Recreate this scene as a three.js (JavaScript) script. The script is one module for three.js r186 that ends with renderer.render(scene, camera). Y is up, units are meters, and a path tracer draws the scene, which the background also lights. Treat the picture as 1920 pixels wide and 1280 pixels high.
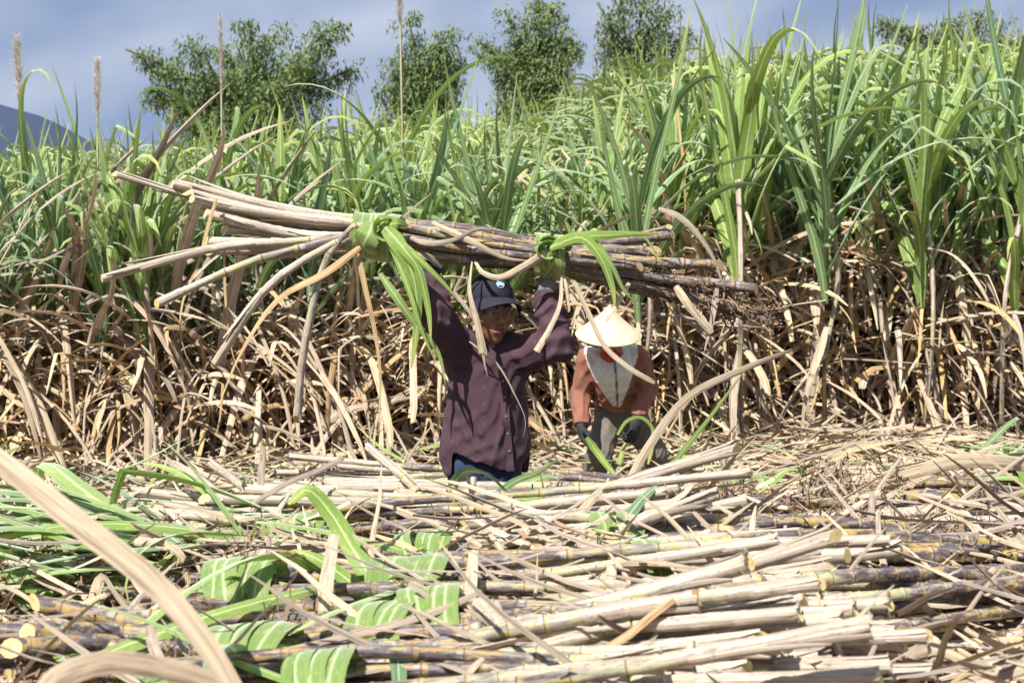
import * as THREE from 'three';
import { mergeGeometries } from 'three/addons/utils/BufferGeometryUtils.js';

// ---------- camera, sky, sun, exposure ----------
const scene = new THREE.Scene();
const V = (x, y, z) => new THREE.Vector3(x, y, z);
const FOCAL = 2800, EYE = 1.97, TILT = Math.atan(273 / 2800), EXPOSURE = 2.0;
const camera = new THREE.PerspectiveCamera(2 * Math.atan(640 / FOCAL) * 180 / Math.PI, 1024 / 682, 0.1, 3000);
camera.position.set(0, EYE, 0);
camera.rotation.x = -TILT;
camera.focus = 6.0;
camera.userData.fStop = 6.3;
// a place in the world seen at photograph pixel (px, py), d metres ahead
function at(px, py, d) {
  const u = (px - 960) / FOCAL, v = (640 - py) / FOCAL, c = Math.cos(TILT), s = Math.sin(TILT);
  const k = d / (c + v * s);
  return V(u * k, EYE + (v * c - s) * k, -d);
}
const renderer = new THREE.WebGLRenderer({ antialias: true });
renderer.setSize(1024, 682);
renderer.toneMapping = THREE.LinearToneMapping;
renderer.toneMappingExposure = EXPOSURE;
renderer.shadowMap.enabled = true;

function hash(x, y, z) {
  let h = Math.imul(x | 0, 374761393) ^ Math.imul(y | 0, 668265263) ^ Math.imul(z | 0, 2147483647 - 1274126177);
  h = Math.imul(h ^ (h >>> 13), 1274126177); h ^= h >>> 16;
  return (h >>> 0) / 4294967296;
}
const sm = (t) => t * t * (3 - 2 * t);
function noise(x, y, z = 0) {
  const i = Math.floor(x), j = Math.floor(y), k = Math.floor(z), a = sm(x - i), b = sm(y - j), c = sm(z - k);
  const L = (p, q, t) => p + (q - p) * t, g = (dx, dy, dz) => hash(i + dx, j + dy, k + dz);
  return L(L(L(g(0, 0, 0), g(1, 0, 0), a), L(g(0, 1, 0), g(1, 1, 0), a), b), L(L(g(0, 0, 1), g(1, 0, 1), a), L(g(0, 1, 1), g(1, 1, 1), a), b), c);
}
const fbm = (x, y, z = 0, n = 4) => { let s = 0, w = 0.5, t = 0; for (let k = 0; k < n; k++) { s += w * noise(x, y, z); t += w; x = x * 2.03 + 17; y = y * 2.03 + 5; z = z * 2.03 + 9; w *= 0.5; } return s / t; };
const clamp = (x, a = 0, b = 1) => Math.min(b, Math.max(a, x));
const smooth = (a, b, x) => sm(clamp((x - a) / (b - a)));
const lerp = (a, b, t) => a + (b - a) * t;
const mix3 = (a, b, t) => [lerp(a[0], b[0], t), lerp(a[1], b[1], t), lerp(a[2], b[2], t)];
function rng(seed) { let a = seed >>> 0; return () => { a = (a + 0x6D2B79F5) | 0; let t = Math.imul(a ^ (a >>> 15), 1 | a); t = (t + Math.imul(t ^ (t >>> 7), 61 | t)) ^ t; return ((t ^ (t >>> 14)) >>> 0) / 4294967296; }; }

{ // broken grey-blue cloud all round, brighter veils drifting through it
  const w = 1024, h = 512, d = new Float32Array(w * h * 4);
  for (let j = 0; j < h; j++) for (let i = 0; i < w; i++) {
    const el = ((j + 0.5) / h - 0.5) * Math.PI, az = ((i + 0.5) / w) * 2 * Math.PI;
    const x = Math.cos(el) * Math.cos(az), y = Math.sin(el), z = Math.cos(el) * Math.sin(az);
    const a = fbm(x * 4.2 + 3.1, y * 11 + x * 2.2, z * 4.2 + 1.7, 5), b = fbm(x * 9 + 11, y * 20 + x * 4, z * 9, 4);
    const t = smooth(0.36, 0.66, a * 0.75 + b * 0.25);
    const c = mix3([0.27, 0.37, 0.585], [0.66, 0.72, 0.85], t);
    const k = 4 * (j * w + i);
    for (let q = 0; q < 3; q++) d[k + q] = c[q] / EXPOSURE;
    d[k + 3] = 1;
  }
  const t = new THREE.DataTexture(d, w, h, THREE.RGBAFormat, THREE.FloatType);
  t.mapping = THREE.EquirectangularReflectionMapping; t.magFilter = t.minFilter = THREE.LinearFilter; t.needsUpdate = true;
  scene.background = t; scene.environment = t;
}
const sun = new THREE.DirectionalLight(new THREE.Color(1.0, 0.965, 0.915), 4.6);
sun.position.set(-15, 33, 20 - 8);
sun.target.position.set(0, 0, -8);
sun.castShadow = true; sun.shadow.mapSize.set(4096, 4096); sun.shadow.radius = 1.6;
Object.assign(sun.shadow.camera, { left: -16, right: 16, top: 16, bottom: -16, near: 1, far: 90 });
sun.name = 'sun';
scene.add(sun, sun.target);

// ---------- helpers ----------
const taken = {};
function numbered(n) { const k = taken[n] = (taken[n] ?? -1) + 1; return k ? `${n}_${String(k).padStart(3, '0')}` : n; }
function tag(o, label, category, group, kind) {
  o.userData.label = label;
  if (category) o.userData.category = category;
  if (group) o.userData.group = group;
  if (kind) o.userData.kind = kind;
  return o;
}
function thing(name, pos, label, category, group) {
  const g = new THREE.Group(); g.name = numbered(name); g.position.copy(pos); scene.add(g);
  return tag(g, label, category, group);
}
function part(name, geo, mat, parent) {
  const m = new THREE.Mesh(geo, mat); m.name = name; m.castShadow = m.receiveShadow = true; parent.add(m); return m;
}
function lone(name, geo, mat, pos, label, category, group, kind) {
  const m = new THREE.Mesh(geo, mat); m.name = numbered(name); m.castShadow = m.receiveShadow = true; if (pos) m.position.copy(pos); scene.add(m);
  return tag(m, label, category, group, kind);
}
function tex(w, h, fn) {
  const d = new Uint8Array(w * h * 4);
  for (let j = 0; j < h; j++) for (let i = 0; i < w; i++) { const c = fn((i + 0.5) / w, (j + 0.5) / h, i, j), k = 4 * (j * w + i); d[k] = clamp(c[0], 0, 255); d[k + 1] = clamp(c[1], 0, 255); d[k + 2] = clamp(c[2], 0, 255); d[k + 3] = 255; }
  const t = new THREE.DataTexture(d, w, h); t.colorSpace = THREE.SRGBColorSpace; t.magFilter = THREE.LinearFilter; t.minFilter = THREE.LinearFilter; t.wrapS = t.wrapT = THREE.RepeatWrapping; t.needsUpdate = true; return t;
}
// a strip along points: folded along its middle, turned by parallel transport and an extra twist
function ribbon(pts, width, { fold = 0.18, side, twist = 0, v0 = 0, v1 = 1, curl = 0 } = {}) {
  const n = pts.length, pos = [], uv = [], idx = [];
  const T = pts.map((p, i) => pts[Math.min(n - 1, i + 1)].clone().sub(pts[Math.max(0, i - 1)]).normalize());
  let S = (side ? side.clone() : V(0, 0, 1)); S.addScaledVector(T[0], -S.dot(T[0])); if (S.lengthSq() < 1e-6) S.set(1, 0, 0).addScaledVector(T[0], -T[0].x); S.normalize();
  for (let i = 0; i < n; i++) {
    S.addScaledVector(T[i], -S.dot(T[i])).normalize();
    const t = i / (n - 1), q = S.clone().applyAxisAngle(T[i], twist * t), N = T[i].clone().cross(q).normalize(), w = (typeof width === 'function' ? width(t) : width) / 2;
    const f = fold + curl * Math.sin(t * 9 + 1.3) * 0.5;
    for (const s of [-1, 0, 1]) { const p = pts[i].clone().addScaledVector(q, s * w).addScaledVector(N, Math.abs(s) * w * f); pos.push(p.x, p.y, p.z); uv.push((s + 1) / 2, lerp(v0, v1, t)); }
    if (i) for (const s of [0, 1]) { const a = (i - 1) * 3 + s, b = i * 3 + s; idx.push(a, a + 1, b, b, a + 1, b + 1); }
  }
  const g = new THREE.BufferGeometry();
  g.setAttribute('position', new THREE.Float32BufferAttribute(pos, 3)); g.setAttribute('uv', new THREE.Float32BufferAttribute(uv, 2)); g.setIndex(idx); g.computeVertexNormals();
  return g;
}
const blade = (W, tip = 0.55) => (t) => W * (0.5 + 0.5 * Math.min(1, t * 5)) * Math.pow(Math.max(0.004, 1 - t), tip);
const stub = (W) => (t) => W * (0.75 + 0.25 * Math.min(1, t * 6)) * (t > 0.97 ? 0.6 : 1);
// leaf that leaves the origin towards +x: angle from the vertical grows from a0 to a1; kink breaks it
function leafPath(L, a0, a1, p, n, r, kinkAt = -1, kink = 0) {
  const pts = [V(0, 0, 0)]; let q = pts[0].clone(), zz = 0; const wob = (r() - 0.5) * 0.5;
  for (let i = 1; i <= n; i++) {
    const t = i / n; let a = a0 + (a1 - a0) * Math.pow(t, p); if (kinkAt > 0 && t > kinkAt) a += kink;
    zz = wob * Math.sin(t * 3.1) + (r() - 0.5) * 0.05;
    q = q.clone().add(V(Math.sin(a) * Math.cos(zz), Math.cos(a), Math.sin(zz)).multiplyScalar(L / n)); pts.push(q);
  }
  return pts;
}
function smoothPts(list, n) { return new THREE.CatmullRomCurve3(list, false, 'centripetal').getPoints(n); }
const shift = (g, v) => { g.translate(-v.x, -v.y, -v.z); return g; };

// ---------- materials ----------
const leafGreen = (base, pale, dry, seed) => tex(64, 512, (u, v) => {
  const s = fbm(u * 26 + seed, v * 3, seed, 3), b = fbm(u * 3 + seed * 3, v * 9, 2, 3), rib = Math.exp(-Math.pow((u - 0.5) / 0.055, 2));
  let c = mix3(base, pale, clamp(0.3 + (s - 0.5) * 0.9 + (b - 0.5) * 0.6));
  c = mix3(c, [205, 218, 180], rib * 0.75);
  const edge = smooth(0.74, 1.0, v + (fbm(u * 8, v * 14, seed + 4, 3) - 0.5) * 0.5) * 0.5;
  c = mix3(c, dry, edge * (0.55 + 0.45 * s));
  if (fbm(u * 14 + 40, v * 60, seed + 9, 3) > 0.69) c = mix3(c, dry, 0.6);
  return c;
});
const leafDry = (base, dark, seed) => tex(64, 512, (u, v) => {
  const s = fbm(u * 30 + seed, v * 4, seed, 3), b = fbm(u * 3 + 7, v * 11, seed + 3, 4), rib = Math.exp(-Math.pow((u - 0.5) / 0.05, 2));
  let c = mix3(base, dark, clamp((s - 0.42) * 1.6 + (b - 0.5) * 1.1, 0, 1));
  c = mix3(c, [212, 196, 164], rib * 0.5);
  c = mix3(c, [104, 80, 60], 0.6 * smooth(0.58, 0.74, fbm(u * 16 + 21, v * 9 + seed, 5, 4)));
  return c;
});
const phys = (o) => new THREE.MeshPhysicalMaterial({ side: THREE.DoubleSide, ...o });
const TG = [leafGreen([84, 118, 58], [142, 168, 112], [176, 160, 108], 1), leafGreen([100, 130, 50], [152, 172, 92], [186, 174, 108], 5), leafGreen([78, 114, 70], [138, 166, 126], [168, 158, 116], 8)];
const TD = [leafDry([190, 174, 148], [142, 120, 96], 2), leafDry([168, 154, 138], [112, 96, 84], 6), leafDry([188, 160, 116], [142, 108, 70], 11)];
const rgb = (r, g, b) => new THREE.Color().setRGB(r, g, b);
const leafMat = (map, color = rgb(1, 1, 1), through = 0.4) => phys({ map, color, roughness: 0.92, transmission: through, thickness: 0, clearcoat: 0.3, clearcoatRoughness: 0.42 });
const dryMat = (map, color = rgb(1, 1, 1), through = 0.18) => phys({ map, color, roughness: 0.95, transmission: through, thickness: 0 });
const GREEN = [leafMat(TG[0], rgb(1.12, 1.1, 1.1)), leafMat(TG[1], rgb(1.08, 1.08, 1.08)), leafMat(TG[2], rgb(1.12, 1.1, 1.1)), leafMat(TG[1], rgb(1.2, 1.18, 1)), leafMat(TG[0], rgb(0.95, 1, 0.9))];
const FRESH = leafMat(TG[1], rgb(1.2, 1.22, 0.95), 0.4);
const DRY = [dryMat(TD[0]), dryMat(TD[1]), dryMat(TD[2]), dryMat(TD[0], rgb(1.12, 1.12, 1.12)), dryMat(TD[1], rgb(0.8, 0.78, 0.76))];

// cane skin, butt at v 0 and top at v 0.96; above that the cream of a cut end
const NODES = [0, 1, 2, 3].map((k) => { const r = rng(90 + k), a = []; let s = 0.02 + r() * 0.03; while (s < 1) { a.push(s); s += (0.045 + 0.02 * r()) * (0.75 + 0.5 * Math.sin(Math.PI * Math.min(1, s + 0.15))); } return a; });
const CUT = 0.965;
const caneTex = NODES.map((nodes, k) => tex(64, 2048, (u, v, i, j) => {
  if (v > CUT) { const g = fbm(u * 20, v * 300, k, 2); return mix3([206, 184, 130], [170, 136, 84], clamp((g - 0.45) * 2)); }
  const s = v / CUT, c2 = Math.cos(u * 6.2832), s2 = Math.sin(u * 6.2832);
  const big = fbm(c2 * 1.2 + 5 + k * 9, s * 26, s2 * 1.2, 4), fine = fbm(c2 * 5 + k, s * 140, s2 * 5, 3), streak = fbm(c2 * 9 + 3, s * 8 + k, s2 * 9, 3);
  let nd = 9, above = 9; for (const q of nodes) { const e = s - q; if (Math.abs(e) < Math.abs(nd)) nd = e; }
  const wax = fbm(c2 * 2 + 70, s * 40 + k * 5, s2 * 2, 3);
  let dark = mix3([84, 72, 72], [132, 126, 120], smooth(0.4, 0.7, wax)); dark = mix3(dark, [46, 39, 38], smooth(0.5, 0.7, fine) * 0.8);
  let yel = mix3([158, 148, 74], [162, 128, 78], smooth(0.4, 0.6, fine));
  let c = mix3(dark, yel, smooth(0.55, 0.63, big + (fine - 0.5) * 0.5) * 0.9);
  let pale = mix3([178, 174, 134], [150, 156, 124], streak); pale = mix3(pale, [138, 126, 122], smooth(0.45, 0.62, wax) * 0.85); pale = mix3(pale, [176, 154, 84], smooth(0.58, 0.7, big) * 0.6); pale = mix3(pale, [96, 82, 70], smooth(0.62, 0.74, fine) * 0.5);
  c = mix3(c, pale, smooth(0.45, 0.66, s + (big - 0.5) * 0.4));
  const straw = mix3(mix3([202, 192, 174], [152, 136, 118], smooth(0.32, 0.58, streak)), [98, 84, 78], smooth(0.56, 0.74, fine * 0.6 + fbm(c2 * 14, s * 30, s2 * 14 + k, 3) * 0.4) * 0.75);
  c = mix3(c, straw, smooth(0.66, 0.74, s + (fbm(c2 * 2 + 33, s * 12, s2 * 2 + k, 3) - 0.5) * 0.32));
  if (s < 0.6 + 0.14 * big) {
    const a = Math.abs(nd);
    if (a < 0.0014) c = mix3(c, [82, 64, 50], 0.6);
    else if (nd > 0 && nd < 0.0075) c = mix3(c, [176, 148, 90], 0.8 * smooth(0.3, 0.7, fine * 0.5 + wax * 0.5));
    else if (nd < 0 && nd > -0.009) c = mix3(c, [158, 154, 148], 0.75 * smooth(0.4, 0.7, wax));
  }
  return c;
}));
const caneMat = caneTex.map((map) => phys({ map, roughness: 0.62, clearcoat: 0.06, clearcoatRoughness: 0.45 }));
const fibreMat = phys({ color: rgb(0.20, 0.13, 0.08), roughness: 0.95 });

const dirOf = (a, b) => b.clone().sub(a).normalize();
// a cane along points (butt first); s0..s1 is the stretch of the whole stalk that it shows
function caneGeo(points, r, k = 0, s0 = 0, s1 = 1, seed = 1, strips = 3, sides = 9) {
  const curve = new THREE.CatmullRomCurve3(points, false, 'centripetal'), R = rng(seed), nodes = NODES[k];
  const st = [];
  const push = (s, f) => { if (s >= s0 && s <= s1) st.push([s, f]); };
  push(s0, 1);
  for (const q of nodes) { if (q > s0 + 0.004 && q < s1 - 0.004) { const big = q < 0.72 ? 1 : 0.6; push(q - 0.0045, 1); push(q - 0.001, 1 + 0.1 * big); push(q + 0.003, 1 + 0.13 * big); push(q + 0.008, 1 + 0.02 * big); } }
  push(s1, 1); st.sort((a, b) => a[0] - b[0]);
  const pos = [], uv = [], idx = []; let S = V(0.1, 1, 0.3);
  const slant = 0.15 + R() * 1.1;
  st.forEach(([s, f], i) => {
    const t = (s - s0) / (s1 - s0), p = curve.getPointAt(clamp(t)), T = curve.getTangentAt(clamp(t)).normalize();
    S.addScaledVector(T, -S.dot(T)).normalize(); const B = T.clone().cross(S);
    const rr = r * f * (1 - 0.22 * s) * (s > 0.72 ? 1.12 + 0.1 * noise(s * 60, k, seed) : 1);
    for (let a = 0; a <= sides; a++) {
      const th = a / sides * 2 * Math.PI, q = p.clone().addScaledVector(S, Math.cos(th) * rr).addScaledVector(B, Math.sin(th) * rr);
      if (i === 0 || i === st.length - 1) q.addScaledVector(T, (q.z - p.z + 0.35 * (q.y - p.y)) * slant * (i ? -1 : 1));
      pos.push(q.x, q.y, q.z); uv.push(a / sides, s * CUT);
    }
    if (i) for (let a = 0; a < sides; a++) { const m = sides + 1, x = (i - 1) * m + a, y = i * m + a; idx.push(x, y, x + 1, y, y + 1, x + 1); }
  });
  for (const e of [0, st.length - 1]) {
    const b = pos.length / 3, m = sides + 1, c = V(0, 0, 0);
    for (let a = 0; a < sides; a++) { const o = (e * m + a) * 3; pos.push(pos[o], pos[o + 1], pos[o + 2]); c.add(V(pos[o], pos[o + 1], pos[o + 2])); const th = a / sides * 6.283; uv.push(0.5 + 0.4 * Math.cos(th), 0.983 + 0.012 * Math.sin(th)); }
    c.divideScalar(sides); pos.push(c.x, c.y, c.z); uv.push(0.5, 0.983);
    for (let a = 0; a < sides; a++) e ? idx.push(b + sides, b + a, b + (a + 1) % sides) : idx.push(b + sides, b + (a + 1) % sides, b + a);
  }
  const g = new THREE.BufferGeometry();
  g.setAttribute('position', new THREE.Float32BufferAttribute(pos, 3)); g.setAttribute('uv', new THREE.Float32BufferAttribute(uv, 2)); g.setIndex(idx); g.computeVertexNormals();
  const out = [g];
  if (s1 > 0.8) for (let q = 0; q < strips; q++) { // torn sheath still clasping the top
    const a = Math.max(s0 + 0.02, 0.7 + R() * 0.14), b = Math.min(1.0, a + 0.1 + R() * 0.16), th = R() * 6.283, lift = 0.15 + R() * 0.5, pts = [];
    for (let i = 0; i <= 5; i++) {
      const t = clamp((lerp(a, b, i / 5) - s0) / (s1 - s0)), p = curve.getPointAt(t), T = curve.getTangentAt(t), A = V(0.1, 1, 0.3); A.addScaledVector(T, -A.dot(T)).normalize();
      const B = T.clone().cross(A); p.addScaledVector(A, Math.cos(th) * r * (1.02 + lift * i * i / 12)).addScaledVector(B, Math.sin(th) * r * (1.02 + lift * i * i / 12)); pts.push(p);
    }
    const T0 = dirOf(pts[0], pts[1]), O0 = V(0.1, 1, 0.3); O0.addScaledVector(T0, -O0.dot(T0)).normalize(); const B0 = T0.clone().cross(O0), O = O0.clone().multiplyScalar(Math.cos(th)).addScaledVector(B0, Math.sin(th));
    const wid = 0.9 + R() * 0.9; out.push(ribbon(pts, (t) => r * wid * (t > 0.85 ? 0.35 : 1 - 0.35 * t), { fold: 0.75, v0: 0.74 + R() * 0.1, v1: 0.93, side: T0.clone().cross(O), twist: (R() - 0.5) * 0.8 }));
  }
  return out.length > 1 ? mergeGeometries(out) : out[0];
}

// ---------- ground ----------
function ground(x, z) {
  const d = -z;
  const bank = (1 - smooth(4.75 + 0.15 * Math.sin(x * 2), 5.75, d)) * 0.86;
  const hill = smooth(12.8, 30, d) * clamp(0.95 + 0.07 * x, 0.1, 2.2);
  return -0.1 + bank + hill + (fbm(x * 1.3 + 50, z * 1.3, 3, 3) - 0.5) * 0.16;
}
{
  const nx = 150, nz = 190, pos = [], uv = [], idx = [];
  for (let j = 0; j <= nz; j++) for (let i = 0; i <= nx; i++) {
    const u = i / nx * 2 - 1, x = 9 * u + Math.sign(u) * Math.pow(Math.abs(u), 5) * 700, w = j / nz, z = 6 - w * 40 - Math.pow(w, 7) * 1100;
    pos.push(x, ground(x, z), z); uv.push(x, -z);
    if (i && j) { const a = (j - 1) * (nx + 1) + i - 1, b = a + nx + 1; idx.push(a, a + 1, b, a + 1, b + 1, b); }
  }
  const g = new THREE.BufferGeometry();
  g.setAttribute('position', new THREE.Float32BufferAttribute(pos, 3)); g.setAttribute('uv', new THREE.Float32BufferAttribute(uv, 2)); g.setIndex(idx); g.computeVertexNormals();
  const soil = tex(512, 512, (u, v) => { const a = fbm(u * 60, v * 60, 1, 4), b = fbm(u * 9, v * 9, 4, 3); return mix3(mix3([112, 88, 66], [150, 126, 98], clamp((a - 0.4) * 2.4)), [78, 62, 48], clamp((b - 0.5) * 2)); });
  soil.repeat.set(0.5, 0.5);
  lone('ground', g, new THREE.MeshStandardMaterial({ map: soil, roughness: 1 }), null, 'brown soil of the cut cane field under dry leaf litter', 'ground', null, 'structure');
  // far blue-green mountain at the left
  const hp = [], hi = []; const n = 60;
  for (let i = 0; i <= n; i++) { const t = i / n, px = -1500 + t * 2300, ridge = 236 - 90 * Math.exp(-Math.pow((px + 300) / 300, 2)) + 14 * (fbm(t * 14, 2, 1, 4) - 0.5) * 2 + smooth(60, 330, px) * 90; const p = at(px, ridge, 620); for (const [k, dz] of [[1, 0], [0.45, 140], [0, 260]]) hp.push(p.x * (1 - dz / 1400), lerp(-4, p.y, k) , p.z + dz); if (i) for (const k of [0, 1]) { const a = (i - 1) * 3 + k, b = i * 3 + k; hi.push(a, a + 1, b, b, a + 1, b + 1); } }
  const hg = new THREE.BufferGeometry(); hg.setAttribute('position', new THREE.Float32BufferAttribute(hp, 3)); hg.setIndex(hi); hg.computeVertexNormals();
  lone('hill', hg, phys({ color: rgb(0.024, 0.042, 0.085), roughness: 1 }), null, 'dark blue wooded mountain beyond the field at the far left', 'hill', null, 'structure');
}

// ---------- standing sugarcane ----------
const R0 = rng(7);
const poolGreen = [], poolDry = [];
for (let i = 0; i < 22; i++) {
  const r = rng(100 + i), L = 1.0 + r() * 0.55, W = 0.066 + r() * 0.042, kind = [0, 1, 2, 3, 2][i % 5];
  const p = kind === 0 ? leafPath(L, 0.05 + r() * 0.2, 0.25 + r() * 0.5, 1.6, 10, r)
    : kind === 1 ? leafPath(L, 0.1 + r() * 0.25, 2.2 + r() * 0.7, 3.6, 14, r)
    : kind === 2 ? leafPath(L, 0.25 + r() * 0.35, 1.6 + r() * 0.9, 1.9, 12, r)
    : leafPath(L, 0.12 + r() * 0.3, 0.5 + r() * 0.4, 1.4, 12, r, 0.68 + r() * 0.2, 1.1 + r() * 1.0);
  poolGreen.push(ribbon(p, blade(W), { fold: 0.16 + r() * 0.2, twist: (r() - 0.5) * 1.6 }));
}
for (let i = 0; i < 20; i++) {
  const r = rng(300 + i), L = 0.75 + r() * 0.55, W = 0.03 + r() * 0.04, kind = i % 4;
  const p = kind === 0 ? leafPath(L, 1.9 + r() * 0.4, 2.7 + r() * 0.4, 0.7, 8, r)
    : kind === 1 ? leafPath(L, 0.9 + r() * 0.9, 1.4 + r() * 0.9, 1.2, 8, r, 0.5 + r() * 0.4, (r() - 0.4) * 1.5)
    : kind === 2 ? leafPath(L, 0.6 + r() * 1.2, 1.5 + r() * 1.2, 1.3, 9, r)
    : leafPath(L, 2.2 + r() * 0.5, 2.9 + r() * 0.4, 1, 9, r, 0.3 + r() * 0.4, (r() - 0.5) * 1.2);
  poolDry.push(ribbon(p, i % 3 ? blade(W, 0.4) : stub(W * 0.9), { fold: 0.2 + r() * 0.5, twist: (r() - 0.5) * 2.2, curl: 0.4 }));
}
const stalkPool = [0, 1, 2, 3, 4, 5].map((i) => { const r = rng(500 + i); return caneGeo([V(0, -0.05, 0), V((r() - 0.5) * 0.12, 0.6, (r() - 0.5) * 0.12), V((r() - 0.5) * 0.25, 1.15, (r() - 0.5) * 0.2), V((r() - 0.5) * 0.3, 1.75, (r() - 0.5) * 0.25)], 0.017, i % 4, 0.3, 0.97, i + 3, 2, 7); });
const stalkTip = stalkPool.map((g) => { g.computeBoundingBox(); const p = g.attributes.position; let c = V(0, 0, 0), n = 0; for (let i = 0; i < p.count; i++) if (p.getY(i) > g.boundingBox.max.y - 0.06) { c.add(V(p.getX(i), p.getY(i), p.getZ(i))); n++; } return c.divideScalar(n); });
function plantProto(k) {
  const r = rng(700 + k), g = new THREE.Group(), si = k % 6, tip = stalkTip[si];
  part('stalk', stalkPool[si], caneMat[si % 4], g);
  const mat = GREEN[k % 5];
  for (let i = 0; i < 10; i++) {
    const q = i / 9, gi = i < 3 ? [0, 5, 10, 15, 20, 1, 6, 3][(k + i * 3) % 8] : Math.floor(r() * 22);
    const m = part('leaf', poolGreen[gi], mat, g), h = 1.62 - 0.55 * q * q + r() * 0.1;
    m.position.set(tip.x * h / 1.75, h, tip.z * h / 1.75); m.rotation.y = i * 2.4 + r() * 0.8; m.rotation.z = (r() - 0.5) * 0.2;
    m.scale.setScalar(0.85 + r() * 0.3 - q * 0.12);
  }
  for (let i = 0; i < 7; i++) {
    const m = part('dry_leaf', poolDry[Math.floor(r() * 20)], DRY[Math.floor(r() * 5)], g), h = 0.35 + i * 0.16 + r() * 0.1;
    m.position.set(tip.x * h / 1.75, h, tip.z * h / 1.75); m.rotation.y = r() * 6.283; m.scale.setScalar(0.8 + r() * 0.4);
  }
  return g;
}
const protos = Array.from({ length: 16 }, (_, k) => plantProto(k));
const edge = (x) => 11.3 + smooth(-2.5, 3.2, x) * 1.25 + 0.15 * Math.sin(x * 3.1);
const tall = (x, d) => lerp(0.95, 1.16, smooth(0.2, 1.9, x - 0.02 * d)) - 0.10 * smooth(-1.6, -3.8, x) - 0.07 * Math.exp(-Math.pow((x + 0.3) / 0.8, 2));
function plantLabel(x, row) {
  const where = x < -2.1 ? 'at the far left of the field' : x < -0.9 ? 'behind the drooping cane tops of the carried bundle' : x < 0.25 ? 'behind the man in the cap' : x < 1.15 ? 'behind the worker in the conical hat' : x < 2.6 ? 'at the tall right part of the field' : 'at the far right of the field';
  return [['front row', 'second row', 'third row', 'fourth row'][row], where];
}
for (let row = 0; row < 4; row++) for (let i = 0; i < 73; i++) {
  const half = 4.9 + row * 0.3, x = -half + (i + R0() * 0.9) / 73 * 2 * half, d = edge(x) + 0.12 + row * 0.85 + (R0() - 0.5) * 0.5;
  const p = protos[Math.floor(R0() * 16)].clone(); p.name = numbered('sugarcane_plant'); scene.add(p);
  p.position.set(x, ground(x, -d), -d); p.rotation.set((R0() - 0.5) * 0.16, R0() * 6.283, (R0() - 0.5) * 0.16); p.scale.setScalar(tall(x, d) * (0.9 + R0() * 0.2));
  const [rw, wh] = plantLabel(x, row);
  tag(p, `sugarcane plant in the ${rw} ${wh}`, 'sugarcane', `sugarcane plants in the ${rw} ${wh}`);
}
// a few plants that stand out before the front row
for (const [px, d, s, up, seed, label] of [
  [1200, 11.3, 1.13, 0, 1, 'sugarcane plant with a fountain of arching pale blades above the carried bundle'],
  [1395, 11.5, 1.36, 1, 2, 'tallest sugarcane plant, its upright blades passing the top edge of the photo'],
  [1560, 11.7, 1.24, 1, 3, 'tall upright sugarcane plant right of the tallest one'],
  [1735, 11.8, 1.22, 1, 4, 'tall sugarcane plant with upright blades above the dead leaves at right'],
  [915, 11.2, 1.0, 0, 5, 'broad-leaved green sugarcane plant straight above the man in the cap'],
  [1895, 11.6, 1.2, 1, 6, 'sugarcane plant with long blades cut off by the right edge of the photo'],
  [265, 11.0, 0.95, 1, 7, 'sugarcane plant whose tall blades rise beside the pale ends of the carried bundle'],
]) {
  const r = rng(1500 + seed), b = at(px, 400, d), g = thing('sugarcane_plant', V(b.x, ground(b.x, -d), -d), label, 'sugarcane'), tip = stalkTip[seed % 6];
  part('stalk', stalkPool[seed % 6], caneMat[seed % 4], g);
  for (let i = 0; i < 13; i++) {
    const arch = up ? i % 3 === 2 : i % 4 !== 0, gi = arch ? [2, 4, 7, 9, 12, 14, 17, 19][Math.floor(r() * 8)] : [0, 5, 10, 15, 20, 3, 8, 1][Math.floor(r() * 8)], m = part('leaf', poolGreen[gi], GREEN[[0, 3, 0, 1, 0, 3, 1][seed - 1]], g), h = 1.72 - 0.8 * Math.pow(i / 12, 1.4) + r() * 0.08;
    m.position.set(tip.x * h / 1.75, h, tip.z * h / 1.75); m.rotation.y = i * 2.4 + r() * 0.6; m.rotation.z = (r() - 0.5) * 0.4; m.rotation.x = (r() - 0.5) * 0.3; m.scale.set(0.8 + r() * 0.4, 0.8 + r() * 0.4, 0.8 + r() * 0.3);
  }
  for (let i = 0; i < 6; i++) { const m = part('dry_leaf', poolDry[Math.floor(r() * 20)], DRY[Math.floor(r() * 2)], g), h = 0.5 + i * 0.17; m.position.set(tip.x * h / 1.75, h, tip.z * h / 1.75); m.rotation.y = r() * 6.283; }
  g.scale.setScalar(s);
}
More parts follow.
